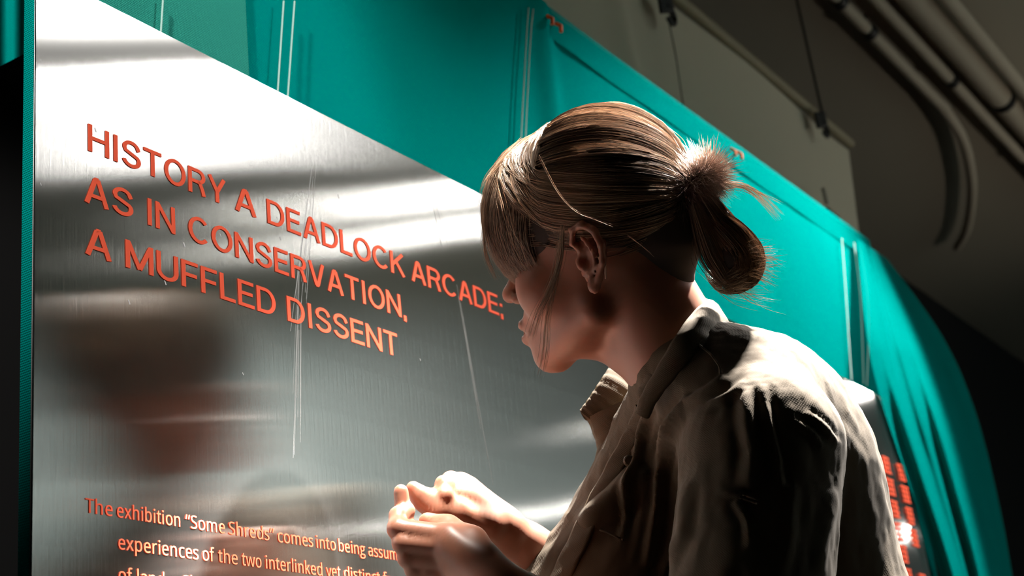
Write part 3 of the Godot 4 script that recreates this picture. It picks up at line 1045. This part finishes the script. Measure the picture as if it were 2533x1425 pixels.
func build_jacket(p: Node3D) -> void:
	var v := PackedVector3Array()
	var n := PackedVector3Array()
	var t := PackedInt32Array()
	var vb := eye_basis
	field(Vector3(0.98, 0.80, 0.02), Vector3(1.68, 1.52, 0.66), 0.0065)
	cap(at(1705, 925, 1.49), at(1830, 995, 1.46), 0.058, 0.072, 0.03)
	ell(at(1880, 1190, 1.525), vb, Vector3(0.113, 0.15, 0.13), 0.04)
	cap(at(1890, 1250, 1.525), Vector3(1.47, 0.84, 0.40), 0.115, 0.135, 0.04)
	cap(at(1690, 1120, 1.535), at(1545, 1640, 1.52), 0.078, 0.130, 0.04)
	cap(at(1545, 1640, 1.52), Vector3(1.33, 0.84, 0.30), 0.130, 0.14, 0.04)
	cap(at(1660, 1075, 1.66), at(1620, 1580, 1.68), 0.058, 0.055, 0.02)
	cap(at(1620, 1580, 1.68), at(1500, 1490, 1.61), 0.054, 0.046, 0.02)
	cap(at(1790, 985, 1.43), at(1885, 1110, 1.37), 0.058, 0.072, 0.04)
	cap(at(1885, 1110, 1.37), at(1840, 1690, 1.27), 0.074, 0.070, 0.012)
	cap(at(1840, 1700, 1.27), at(1470, 1620, 1.34), 0.064, 0.048, 0.02)
	net(v, n, t)
	finer(v, n, t)
	# folds: [line of points in the view, height, width] raised on the side towards the camera
	var folds := [
		[[[1604, 1005], [1590, 1060], [1572, 1160], [1550, 1250], [1536, 1340]], 0.006, 10.0],
		[[[1706, 975], [1655, 1066], [1634, 1160], [1624, 1260], [1600, 1400]], 0.008, 12.0],
		[[[1690, 1000], [1640, 1080], [1612, 1170]], 0.004, 9.0],
		[[[1843, 960], [1850, 1040], [1862, 1120], [1850, 1210]], 0.007, 20.0],
		[[[1884, 954], [1898, 1040], [1918, 1120], [1932, 1210]], 0.006, 12.0],
		[[[1800, 930], [1760, 960], [1700, 1000]], 0.005, 12.0],
		[[[1845, 945], [1790, 985], [1750, 1000]], 0.004, 11.0],
		[[[1600, 1160], [1520, 1230], [1440, 1310]], 0.012, 30.0],
		[[[1960, 1040], [2010, 1075], [2030, 1110]], 0.003, 9.0],
		[[[1990, 1020], [2040, 1060], [2070, 1100]], 0.003, 9.0],
		[[[1820, 1235], [1850, 1290], [1856, 1360]], 0.004, 12.0],
		[[[2060, 1210], [2040, 1330], [2025, 1425]], 0.004, 18.0],
		[[[1700, 1190], [1690, 1300], [1640, 1425]], 0.005, 16.0],
		[[[1960, 1200], [1950, 1320], [1930, 1425]], 0.004, 18.0],
		[[[1780, 1216], [1820, 1222], [1874, 1236]], 0.003, 8.0],
	]
	for f in folds:
		var box := Rect2(f[0][0][0], f[0][0][1], 0, 0)
		for q in f[0]:
			box = box.expand(Vector2(q[0], q[1]))
		f.append(box.grow(f[2] * 3.0))
	var nz := FastNoiseLite.new()
	nz.seed = 4
	nz.frequency = 22.0
	nz.fractal_octaves = 3
	for i in v.size():
		var q := v[i] - EYE
		var c := eye_basis.transposed() * q
		var px := Vector2(1266.5 + c.x / -c.z * 3700.0, 712.5 - c.y / -c.z * 3700.0)
		var d := nz.get_noise_3d(v[i].x * 1.4, v[i].y * 0.8, v[i].z * 1.4) * 0.0022
		var facing := smoothstep(0.15, -0.25, n[i].dot(q.normalized()))
		if facing > 0.0:
			for f in folds:
				var pts: Array = f[0]
				var box: Rect2 = f[3]
				if not box.has_point(px):
					continue
				var best := 1e9
				var along := 0.0
				for k in pts.size() - 1:
					var a := Vector2(pts[k][0], pts[k][1])
					var b := Vector2(pts[k + 1][0], pts[k + 1][1])
					var ab := b - a
					var s := clampf((px - a).dot(ab) / ab.length_squared(), 0.0, 1.0)
					var far: float = px.distance_to(a + ab * s)
					if far < best:
						best = far
						along = (k + s) / (pts.size() - 1)
				var wd: float = f[2]
				if best < wd * 3.0:
					d += facing * sqrt(clampf(5.0 * along * (1.0 - along), 0.0, 1.0)) * f[1] * (exp(-best * best / (wd * wd)) - 0.35 * exp(-pow(best - wd * 1.7, 2.0) / (wd * wd * 0.6)))
		v[i] += n[i] * d
	n = face_normals(v, t)
	var o := obj("jacket", arrays_mesh(shifted(v, foot), n, t), M.jacket, p)
	o.set_meta("label", "olive brown cotton jacket with creased sleeve")
	# raised seams and a button, laid on the cloth
	for seam in [[[1726, 850], [1760, 878], [1780, 906], [1784, 945]], [[1777, 1213], [1826, 1220], [1876, 1236]], [[1777, 1222], [1826, 1230], [1874, 1246]], [[1452, 1302], [1500, 1316], [1542, 1336]]]:
		var pts := PackedVector3Array()
		for k in 17:
			var m: float = k / 16.0 * (seam.size() - 1)
			var j: int = mini(int(m), seam.size() - 2)
			var q := Vector2(seam[j][0], seam[j][1]).lerp(Vector2(seam[j + 1][0], seam[j + 1][1]), m - j)
			pts.append(skin_at(q.x, q.y, 0.0045) - foot)
		obj("seam", tube_mesh(pts, 0.0011, 6), M.stitch, o)
	var bc := skin_at(1556, 1140, 0.012) - foot
	var bd := (EYE - foot - bc).normalized()
	obj("button", tube_mesh(PackedVector3Array([bc - bd * 0.002, bc, bc + bd * 0.0012, bc + bd * 0.0015]), [0.0058, 0.0058, 0.0052, 0.004], 16), M.button, o)


# splits every triangle in four where the camera side shows detail
func finer(v: PackedVector3Array, n: PackedVector3Array, t: PackedInt32Array) -> void:
	var mids := {}
	var out := PackedInt32Array()
	for i in range(0, t.size(), 3):
		var k := [t[i], t[i + 1], t[i + 2]]
		var m := []
		for e in 3:
			var a: int = mini(k[e], k[(e + 1) % 3])
			var b: int = maxi(k[e], k[(e + 1) % 3])
			var key := a * 1000000 + b
			if not mids.has(key):
				mids[key] = v.size()
				v.append((v[a] + v[b]) / 2.0)
				n.append((n[a] + n[b]).normalized())
			m.append(mids[key])
		out.append_array(PackedInt32Array([k[0], m[0], m[2], k[1], m[1], m[0], k[2], m[2], m[1], m[0], m[1], m[2]]))
	t.clear()
	t.append_array(out)


# where the line of sight through a point of the view meets the last field, a little before it
func skin_at(px: float, py: float, before := 0.004) -> Vector3:
	var d := 1.15
	while d < 1.75:
		var g := (at(px, py, d) - fo) / fc
		var x := int(g.x)
		var y := int(g.y)
		var z := int(g.z)
		if x >= 0 and y >= 0 and z >= 0 and x < fx and y < fy and z < fz and ff[(z * fy + y) * fx + x] < 0.0:
			return at(px, py, d - before)
		d += 0.003
	return at(px, py, 1.47)


# a bent leaf of cloth between two lines of points, with thickness
func leaf(top: Array, low: Array, thick: float, bulge: float) -> ArrayMesh:
	var a := spline(top, 24)
	var b := spline(low, 24)
	var st := SurfaceTool.new()
	st.begin(Mesh.PRIMITIVE_TRIANGLES)
	st.set_smooth_group(0)
	var rows := []
	var ring := [[0.0, 0.5], [0.12, 1.0], [0.35, 1.0], [0.65, 1.0], [0.9, 1.0], [1.0, 0.8], [1.0, -0.8], [0.9, -1.0], [0.5, -1.0], [0.1, -1.0]]
	for i in 25:
		var row := PackedVector3Array()
		var along := (a[mini(i + 1, 24)] - a[maxi(i - 1, 0)]).normalized()
		var across := b[i] - a[i]
		var nn := across.cross(along).normalized()
		if nn.dot(EYE - a[i]) < 0.0:
			nn = -nn
		for r in ring:
			var s: float = r[0]
			row.append(a[i] + across * s + nn * (bulge * sin(PI * s) + thick * r[1] * 0.5 + 0.0008 * sin(i * 1.9 + s * 7.0)) - foot)
		rows.append(row)
	for i in 25:
		for q in rows[i]:
			st.add_vertex(q)
	var m := ring.size()
	for i in 24:
		for k in m:
			var k2 := (k + 1) % m
			for q in [i * m + k, i * m + k2, (i + 1) * m + k, i * m + k2, (i + 1) * m + k2, (i + 1) * m + k]:
				st.add_index(q)
	st.generate_normals()
	var arr := st.commit_to_arrays()
	# make sure the faces look outwards
	var vv: PackedVector3Array = arr[Mesh.ARRAY_VERTEX]
	var nn2: PackedVector3Array = arr[Mesh.ARRAY_NORMAL]
	var mid := 12 * m + 3
	if nn2[mid].dot(EYE - foot - vv[mid]) < 0.0:
		var ix: PackedInt32Array = arr[Mesh.ARRAY_INDEX]
		for i in range(0, ix.size(), 3):
			var s := ix[i]
			ix[i] = ix[i + 1]
			ix[i + 1] = s
		for i in nn2.size():
			nn2[i] = -nn2[i]
		arr[Mesh.ARRAY_INDEX] = ix
		arr[Mesh.ARRAY_NORMAL] = nn2
	var am := ArrayMesh.new()
	am.add_surface_from_arrays(Mesh.PRIMITIVE_TRIANGLES, arr)
	return am


func build_collar(p: Node3D) -> void:
	var jk: Node3D = p.get_node("jacket")
	# near leaf, from the nape round to its blunt tip
	obj("collar", leaf([at(1752, 742, 1.495), at(1718, 768, 1.450), at(1672, 830, 1.415), at(1628, 905, 1.413), at(1588, 975, 1.420), at(1572, 1016, 1.428)],
			[at(1800, 800, 1.480), at(1772, 826, 1.435), at(1732, 862, 1.402), at(1672, 930, 1.398), at(1626, 990, 1.410), at(1606, 1034, 1.422)], 0.004, 0.003), M.jacket, jk)
	obj("collar_stand", leaf([at(1700, 722, 1.53), at(1690, 760, 1.50), at(1650, 830, 1.462), at(1612, 900, 1.452), at(1582, 960, 1.46)],
			[at(1752, 800, 1.53), at(1742, 830, 1.49), at(1700, 890, 1.440), at(1650, 960, 1.435), at(1600, 1010, 1.445)], 0.003, 0.004), M.jacket, jk)
	# back leaf behind the nape
	obj("collar", leaf([at(1702, 716, 1.56), at(1728, 726, 1.53), at(1752, 742, 1.495)], [at(1760, 782, 1.58), at(1790, 792, 1.53), at(1802, 802, 1.485)], 0.004, 0.004), M.jacket, jk)
	# far leaf, standing open
	obj("collar", leaf([at(1506, 908, 1.60), at(1496, 925, 1.585), at(1472, 962, 1.575), at(1452, 992, 1.57), at(1436, 1014, 1.57)],
			[at(1570, 960, 1.575), at(1548, 985, 1.565), at(1512, 1018, 1.56), at(1476, 1040, 1.56), at(1450, 1040, 1.565)], 0.005, 0.004), M.jacket, jk)
	# far front edge below that collar, and the near front edge
	obj("front_facing", leaf([at(1452, 1036, 1.565), at(1470, 1080, 1.56), at(1476, 1120, 1.555), at(1448, 1230, 1.53), at(1405, 1340, 1.50), at(1368, 1440, 1.48)],
			[at(1545, 990, 1.55), at(1545, 1060, 1.54), at(1530, 1120, 1.535), at(1500, 1230, 1.515), at(1450, 1340, 1.48), at(1410, 1440, 1.46)], 0.004, 0.006), M.jacket, jk)
	var e1 := []
	var e2 := []
	for q in [[1574, 1000, 1608, 1020], [1556, 1048, 1588, 1066], [1520, 1115, 1556, 1136], [1457, 1232, 1496, 1254], [1402, 1342, 1444, 1364], [1352, 1445, 1396, 1465]]:
		e1.append(skin_at(q[0], q[1], 0.007))
		e2.append(skin_at(q[2], q[3], 0.004))
	obj("placket", leaf(e1, e2, 0.004, 0.001), M.jacket, jk)



func build_legs(p: Node3D) -> void:
	var v := PackedVector3Array()
	var n := PackedVector3Array()
	var t := PackedInt32Array()
	field(Vector3(1.10, 0.03, 0.05), Vector3(1.75, 1.0, 0.70), 0.014)
	var left := Vector3(-0.64, 0, 0.71)
	var c := Vector3(foot.x, 0, foot.z)
	ell(c + Vector3(0, 0.88, 0), Basis(), Vector3(0.15, 0.11, 0.14), 0.03)
	for s in [-1.0, 1.0]:
		chain([c + left * 0.085 * s + Vector3(0, 0.84, 0), c + left * 0.095 * s + Vector3(-0.01, 0.47, -0.01), c + left * 0.10 * s + Vector3(0.01, 0.075, 0.01)], [0.092, 0.064, 0.052], 0.03)
	net(v, n, t)
	obj("trousers", arrays_mesh(shifted(v, foot), n, t), M.trouser, p)
	for s in [-1.0, 1.0]:
		v = PackedVector3Array()
		n = PackedVector3Array()
		t = PackedInt32Array()
		var a: Vector3 = c + left * 0.10 * s + Vector3(0.03, 0.042, 0.03)
		var fw := Vector3(-0.71, 0, -0.64)
		field(a - Vector3(0.25, 0.05, 0.25), a + Vector3(0.1, 0.12, 0.1), 0.008)
		chain([a, a + fw * 0.09, a + fw * 0.19 - Vector3(0, 0.008, 0)], [0.040, 0.042, 0.032], 0.02)
		cap(a, a + Vector3(-0.015, 0.06, -0.015), 0.04, 0.04, 0.02)
		for i in ff.size():
			var y := (i / fx) % fy
			ff[i] = maxf(ff[i], 0.002 - (fo.y + y * fc))
		net(v, n, t)
		obj("shoe", arrays_mesh(shifted(v, foot), n, t), M.shoe, p)


# ---------------------------------------------------------------- hair, strand by strand

var hv := PackedVector3Array()
var hn := PackedVector3Array()
var hc := PackedColorArray()
var ht := PackedInt32Array()


func hair_begin() -> void:
	hv = PackedVector3Array()
	hn = PackedVector3Array()
	hc = PackedColorArray()
	ht = PackedInt32Array()


func hair_mesh() -> ArrayMesh:
	return arrays_mesh(hv, hn, ht, hc)


# one three-sided strand, thickest a third of the way along
func strand(pts: PackedVector3Array, r: float, c0: Color, c1: Color) -> void:
	var n := pts.size()
	var axis := (pts[n - 1] - pts[0]).normalized()
	var side := axis.cross(EYE - pts[0]).normalized()
	var base := hv.size()
	for i in n:
		var s := float(i) / (n - 1)
		var d := (pts[mini(i + 1, n - 1)] - pts[maxi(i - 1, 0)]).normalized()
		var x := (side - d * d.dot(side)).normalized()
		var y := x.cross(d)
		var rr := r * (1.0 - 0.85 * pow(maxf(0.0, s - 0.3) / 0.7, 2.0))
		var c := c0.lerp(c1, s)
		var p := pts[i] - foot
		for k in 3:
			var q: Vector3 = x * [1.0, -0.5, -0.5][k] + y * [0.0, 0.866, -0.866][k]
			hv.append(p + q * rr)
			hn.append(q)
			hc.append(c)
	for i in n - 1:
		var a := base + i * 3
		for k in 3:
			var k2 := (k + 1) % 3
			ht.append_array(PackedInt32Array([a + k, a + k2, a + k + 3, a + k2, a + k2 + 3, a + k + 3]))


# distance from the middle of the hair to its outside, along d (head axes, centimetres)
func hair_radius(d: Vector3) -> float:
	var best := 0.0
	for e in [[Vector3(0, 5.9, -0.4), Vector3(7.7, 8.9, 9.6)], [Vector3(0, 5.2, 5.4), Vector3(7.0, 7.9, 6.3)]]:
		var o: Vector3 = (Vector3(0, 5, 1.5) - e[0]) / e[1]
		var q: Vector3 = d / e[1]
		var a := q.length_squared()
		var b := o.dot(q)
		var c := o.length_squared() - 1.0
		var disc := b * b - a * c
		if disc > 0.0:
			best = maxf(best, (-b + sqrt(disc)) / a)
	return best


func on_hair(d: Vector3, lift: float) -> Vector3:
	var q := Vector3(0, 5, 1.5) + d * (hair_radius(d) + lift)
	return hd(q.x, q.y, q.z)


func to_head(p: Vector3) -> Vector3:
	var q := (p - HO) * 100.0
	return Vector3(q.dot(HL), q.dot(HU), q.dot(HF))


func tone(r: RandomNumberGenerator, light := 1.0) -> Color:
	var k := r.randf_range(0.4, 1.3) * light
	return Color(0.26 * k, 0.165 * k, 0.105 * k)


func build_hair(p: Node3D) -> void:
	var r := RandomNumberGenerator.new()
	r.seed = 21
	var b := hb()
	var tie := at(1712, 470, 1.482)
	var th := to_head(tie)
	# the mass under the strands
	var v := PackedVector3Array()
	var n := PackedVector3Array()
	var t := PackedInt32Array()
	field(HO - Vector3(0.17, 0.10, 0.18), HO + Vector3(0.20, 0.20, 0.22), 0.004)
	ell(hd(0, 5.9, -0.4), b, Vector3(0.0745, 0.0865, 0.0935), 0.02)
	ell(hd(0, 5.2, 5.4), b, Vector3(0.0675, 0.0765, 0.0605), 0.02)
	ell(hd(0, -5.4, 9.0), b, Vector3(0.105, 0.058, 0.085), 0.008, true)
	ell(hd(7.6, -0.2, 0.6), b, Vector3(0.026, 0.034, 0.036), 0.006, true)
	ell(hd(-7.6, -0.2, 0.6), b, Vector3(0.026, 0.034, 0.036), 0.006, true)
	cap(hd(th.x * 0.6, th.y * 0.8, -7.6), tie, 0.030, 0.017, 0.03)
	cap(hd(0, 0.0, -6.0), hd(0, -3.0, -5.6), 0.040, 0.030, 0.02)
	cap(tie, at(1768, 556, 1.470), 0.015, 0.017, 0.01)
	cap(at(1768, 556, 1.470), at(1815, 630, 1.464), 0.017, 0.019, 0.01)
	cap(at(1815, 630, 1.464), at(1798, 662, 1.464), 0.019, 0.016, 0.01)
	net(v, n, t)
	var hm := mat(Color(0.15, 0.105, 0.08), 0.75)
	var root := obj("hair", arrays_mesh(shifted(v, foot), n, t), hm, p)
	root.set_meta("label", "brown hair swept back into a low folded knot")

	hair_begin()
	# swept back from the brow and temples to the tie, in locks
	for lock in 330:
		var phi := r.randf_range(-1.25, 1.95)
		var z0 := r.randf_range(1.0, 6.5)
		var lk := r.randf_range(0.0, 0.35) if r.randf() < 0.8 else r.randf_range(0.3, 0.65)
		var lt := r.randf_range(0.35, 1.4)
		var t0 := 0.0 if r.randf() < 0.5 else r.randf_range(0.0, 0.6)
		var sway := r.randf_range(-0.06, 0.06)
		for k in r.randi_range(9, 18):
			var ph := phi + r.randfn(0.0, 0.022)
			var d0 := Vector3(sin(ph), cos(ph), (z0 + r.randfn(0.0, 0.4) - 1.5) / 9.0).normalized()
			var d1 := (th - Vector3(0, 5, 1.5)).normalized()
			var pts := PackedVector3Array()
			var len := r.randf_range(0.75, 1.0)
			var li := lk + r.randf_range(-0.12, 0.10)
			for i in 13:
				var s := t0 + (1.0 - t0) * i / 12.0 * len
				var d := d0.slerp(d1, s)
				d = (d + Vector3(0, -1, 0) * 0.25 * sin(PI * s) * absf(sin(ph)) * (0.6 if ph > 0 else 0.0) + Vector3(0, sway * sin(s * 5.0), 0)).normalized()
				var q := on_hair(d, li * sin(PI * clampf(s, 0.02, 1.0)) + 0.02)
				q = q.lerp(tie + (q - tie).normalized() * 0.012, smoothstep(0.80, 1.0, s))
				pts.append(q)
			var c := tone(r, lt)
			strand(pts, r.randf_range(0.00022, 0.00042), c, c)
	# locks that drop from the crown and curve back past the temple
	for lock in 95:
		var s0 := r.randf_range(0.5, 5.0)
		var zz := r.randf_range(2.0, 6.5)
		var low := r.randf_range(0.0, 1.0)
		var lk := r.randf_range(0.15, 0.75)
		var lt := r.randf_range(0.5, 1.7)
		for k in r.randi_range(8, 16):
			var j := r.randfn(0.0, 0.22)
			var dirs := [Vector3(s0 + j, 12.8, zz), Vector3(5.6 + j, lerpf(11.5, 9.0, low), zz + 0.8), Vector3(7.4, lerpf(9.0, 4.2, low) + j, lerpf(2.5, 3.2, low)), Vector3(6.6, lerpf(7.0, 2.6, low) + j, -3.5), th]
			var ctl := []
			for q in dirs:
				ctl.append((q - Vector3(0, 5, 1.5)).normalized())
			var sp := spline(ctl, 16)
			var pts := PackedVector3Array()
			var li := lk + r.randf_range(-0.1, 0.1)
			for i in 17:
				var q := on_hair(sp[i].normalized(), li * sin(PI * clampf(i / 16.0, 0.05, 1.0)) + 0.03)
				pts.append(q.lerp(tie + (q - tie).normalized() * 0.012, smoothstep(0.82, 1.0, i / 16.0)))
			var c := tone(r, lt)
			strand(pts.slice(0, r.randi_range(11, 18)), r.randf_range(0.0002, 0.00038), c, c)
	# fringe falling forward over the brow
	for lock in 150:
		var s0 := r.randf_range(-5.5, 7.2)
		var lk := r.randf_range(0.0, 0.5)
		var ye := r.randf_range(-2.4, 0.6)
		if s0 > 4.5:
			ye = r.randf_range(-3.0, -0.5)
		for k in r.randi_range(7, 14):
			var s1 := s0 + r.randfn(0.0, 0.25)
			var a := Vector3(s1 * 0.75, 13.2 - s1 * s1 * 0.10, r.randf_range(3.0, 6.2)) - Vector3(0, 5, 1.5)
			var e := Vector3(s1 * 0.92 + r.randfn(0, 0.2), ye + r.randfn(0.0, 0.5), 10.6 - s1 * s1 * 0.085) - Vector3(0, 5, 1.5)
			var pts := PackedVector3Array()
			var li := lk + r.randf_range(-0.1, 0.15)
			for i in 11:
				var s := i / 10.0
				var d := a.normalized().slerp(e.normalized(), s)
				pts.append(on_hair(d, li * (0.4 + 0.6 * s) + 0.45 * s * s * r.randf_range(0.6, 1.0) * (1.0 if k % 4 == 0 else 0.3)))
			var c := tone(r, r.randf_range(0.7, 1.4))
			strand(pts, r.randf_range(0.00022, 0.0004), c, c.lightened(0.06))
	# nape
	for k in 900:
		var a := Vector3(r.randf_range(-6.0, 6.8), r.randf_range(-4.2, 0.0), r.randf_range(-6.5, -2.2))
		var pts := PackedVector3Array()
		var d0 := (a - Vector3(0, 5, 1.5)).normalized()
		var d1 := (th - Vector3(0, 5, 1.5)).normalized()
		for i in 9:
			var s := i / 8.0
			var q := on_hair(d0.slerp(d1, s), r.randf_range(0.0, 0.1))
			pts.append(q.lerp(tie + (q - tie).normalized() * 0.012, smoothstep(0.7, 1.0, s)))
		var c := tone(r, 0.9)
		strand(pts, 0.0003, c, c)
	obj("strands", hair_mesh(), M.hair, root).set_meta("kind", "stuff")

	# the knot: a tail folded on itself
	hair_begin()
	for k in 2600:
		var off := Vector2.from_angle(r.randf() * TAU) * (53.0 if r.randf() < 0.35 else sqrt(r.randf()) * 50.0)
		var dz := sqrt(maxf(0.0, 0.024 * 0.024 * (1.0 - pow(off.length() / 57.0, 2.0)))) * r.randf_range(0.85, 1.15) * (1.0 if r.randf() < 0.35 else -1.0)
		var w := []
		for q in [[1718, 492, 0.35], [1752, 535, 0.6], [1800, 582, 0.9], [1838, 630, 1.0], [1836, 668, 0.95], [1800, 686, 0.8], [1772, 672, 0.55]]:
			w.append(at(q[0] + off.x * q[2], q[1] + off.y * q[2], 1.468 + dz * q[2]))
		var cut := r.randi_range(4, 7)
		var c := tone(r, r.randf_range(0.7, 1.5))
		strand(spline(w.slice(0, cut), 12), r.randf_range(0.00022, 0.0004), c, c)
	for k in 700:
		var ox := r.randfn(0.0, 13.0)
		var oz := -0.020 * sqrt(maxf(0.05, 1.0 - pow(ox / 40.0, 2.0))) * r.randf_range(0.7, 1.1)
		var w := []
		for q in [[1720, 505, 0.6], [1744, 566, 1.0], [1772, 628, 1.35], [1796, 672, 1.1], [1806, 696, 0.8]]:
			w.append(at(q[0] + ox * q[2], q[1] - ox * 0.5 * q[2] + r.randfn(0, 2.0), 1.468 + oz))
		var c := tone(r, r.randf_range(0.5, 1.2))
		strand(spline(w, 10), r.randf_range(0.00022, 0.0004), c, c)
	for k in 700:
		var dz := r.randf_range(-0.020, 0.020)
		var o := 46.0 * sqrt(maxf(0.0, 1.0 - dz * dz / 0.00042)) * r.randf_range(0.75, 1.08)
		var w := []
		for q in [[1722, 478, 0.6], [1766, 554, 1.0], [1800, 596, 1.05], [1824, 640, 1.05], [1834, 672, 0.9]]:
			w.append(at(q[0] + o * 0.7 * q[2] + r.randfn(0, 1.5), q[1] - o * 0.7 * q[2] + r.randfn(0, 1.5), 1.468 + dz))
		var c := tone(r, r.randf_range(0.5, 1.3))
		strand(spline(w.slice(0, r.randi_range(3, 5)), 10), r.randf_range(0.00022, 0.0004), c, c)
	# short ends sticking out of the knot
	for k in 170:
		var a := r.randf_range(-1.25, 1.35)
		var st := Vector2(1822, 645) + Vector2(cos(a), sin(a)) * r.randf_range(30, 58)
		var dirn := Vector2(1.0, r.randf_range(-0.45, 0.55)).normalized()
		var ln := r.randf_range(18, 75)
		var z := r.randf_range(1.44, 1.49)
		var w := [at(st.x, st.y, z), at(st.x + dirn.x * ln * 0.5, st.y + dirn.y * ln * 0.5 - r.randf_range(-4, 6), z), at(st.x + dirn.x * ln, st.y + dirn.y * ln + r.randf_range(-6, 8), z + r.randf_range(-0.01, 0.01))]
		var c := tone(r, 1.6)
		strand(spline(w, 8), r.randf_range(0.00016, 0.00028), c, c)
	for k in 60:
		var st := Vector2(r.randf_range(1750, 1830), r.randf_range(690, 715))
		var ln := r.randf_range(40, 120)
		var z := r.randf_range(1.45, 1.48)
		var sl := r.randf_range(0.15, 0.75)
		var w := [at(st.x, st.y, z), at(st.x + ln * 0.5, st.y + ln * 0.5 * sl + 6, z), at(st.x + ln, st.y + ln * sl * 0.8, z)]
		var c := tone(r, 1.6)
		strand(spline(w, 8), r.randf_range(0.00016, 0.00025), c, c)
	obj("knot", hair_mesh(), M.hair, root).set_meta("kind", "stuff")

	# loose hairs and the locks by the cheek
	hair_begin()
	var loose := [
		[[1392, 560], [1388, 640], [1362, 715], [1332, 780], [1316, 836]], 26, 9.0, 1.425,
		[[1385, 600], [1376, 690], [1356, 780], [1350, 870], [1338, 930]], 16, 9.0, 1.430,
		[[1330, 385], [1375, 470], [1420, 520], [1470, 542], [1514, 558]], 3, 4.0, 1.405,
		[[1225, 440], [1245, 520], [1265, 590], [1300, 640]], 6, 20.0, 1.44,
		[[1760, 462], [1820, 456], [1870, 480], [1926, 538]], 30, 7.0, 1.475,
		[[1770, 470], [1830, 462], [1880, 478], [1930, 500]], 10, 8.0, 1.475,
		[[1480, 256], [1540, 258], [1600, 285], [1660, 350]], 8, 6.0, 1.50,
		[[1640, 310], [1680, 345], [1692, 372], [1690, 400]], 5, 6.0, 1.49,
		[[1290, 345], [1240, 395], [1200, 450], [1186, 520]], 12, 7.0, 1.50,
		[[1192, 500], [1196, 580], [1205, 640], [1228, 690]], 22, 5.0, 1.50,
		[[1550, 580], [1580, 600], [1612, 628]], 2, 4.0, 1.420,
	]
	for i in range(0, loose.size(), 4):
		for k in loose[i + 1]:
			var w := []
			var o := Vector2(r.randfn(0, 1), r.randfn(0, 1))
			var m: int = loose[i].size()
			for j in m:
				var f: float = loose[i + 2] * (0.5 + 0.5 * j / (m - 1))
				w.append(at(loose[i][j][0] + o.x * f + r.randfn(0, 1.2), loose[i][j][1] + o.y * f * 0.7 + r.randfn(0, 1.2), loose[i + 3] + r.randfn(0, 0.003)))
			var c := tone(r, 1.7)
			strand(spline(w, 14), r.randf_range(0.00016, 0.0003), c, c)
	obj("loose_hair", hair_mesh(), M.hair, root).set_meta("kind", "stuff")

	# fluffy tie round the knot
	hair_begin()
	var ax := (at(1770, 545, 1.468) - at(1660, 430, 1.485)).normalized()
	var e1 := ax.cross(Vector3.UP).normalized()
	var e2 := ax.cross(e1)
	var mid := at(1716, 462, 1.478)
	for k in 6500:
		var a := r.randf() * TAU
		var c := r.randf() * TAU
		var out := e1 * cos(a) + e2 * sin(a)
		var dirn := (out * cos(c) + ax * sin(c)).normalized()
		var st := mid + out * 0.020 + dirn * 0.007
		dirn = (dirn + Vector3(r.randfn(0, 0.25), r.randfn(0, 0.25), r.randfn(0, 0.25))).normalized()
		var ln := r.randf_range(0.012, 0.027) * (1.25 if r.randf() < 0.2 else 1.0)
		var bend := Vector3(r.randfn(0, 0.003), r.randfn(0, 0.003), r.randfn(0, 0.003))
		var pts := PackedVector3Array([st, st + dirn * ln * 0.35 + bend * 0.2, st + dirn * ln * 0.7 + bend * 0.6, st + dirn * ln + bend])
		var q := r.randf_range(0.6, 1.2)
		var col := Color(0.22 * q, 0.115 * q, 0.068 * q)
		strand(pts, r.randf_range(0.00016, 0.0003), col, col.lightened(0.1))
	var ti := obj("hair_tie", hair_mesh(), M.hair, p)
	ti.set_meta("label", "fluffy light brown hair tie")
	var st2 := SurfaceTool.new()
	st2.begin(Mesh.PRIMITIVE_TRIANGLES)
	var ring := PackedVector3Array()
	for k in 25:
		ring.append(mid + (e1 * cos(TAU * k / 24.0) + e2 * sin(TAU * k / 24.0)) * 0.020 - foot)
	add_tube(st2, ring, 0.0085, 10, false)
	obj("band", st2.commit(), mat(Color(0.36, 0.25, 0.19), 0.9), ti)

	# earring: a thin bar hanging by the lobe
	var er := at(1497, 655, 1.432) - foot
	var el := at(1499, 690, 1.432) - foot
	obj("earring", tube_mesh(PackedVector3Array([er, er.lerp(el, 0.5), el]), 0.0011, 8), M.earring, p)
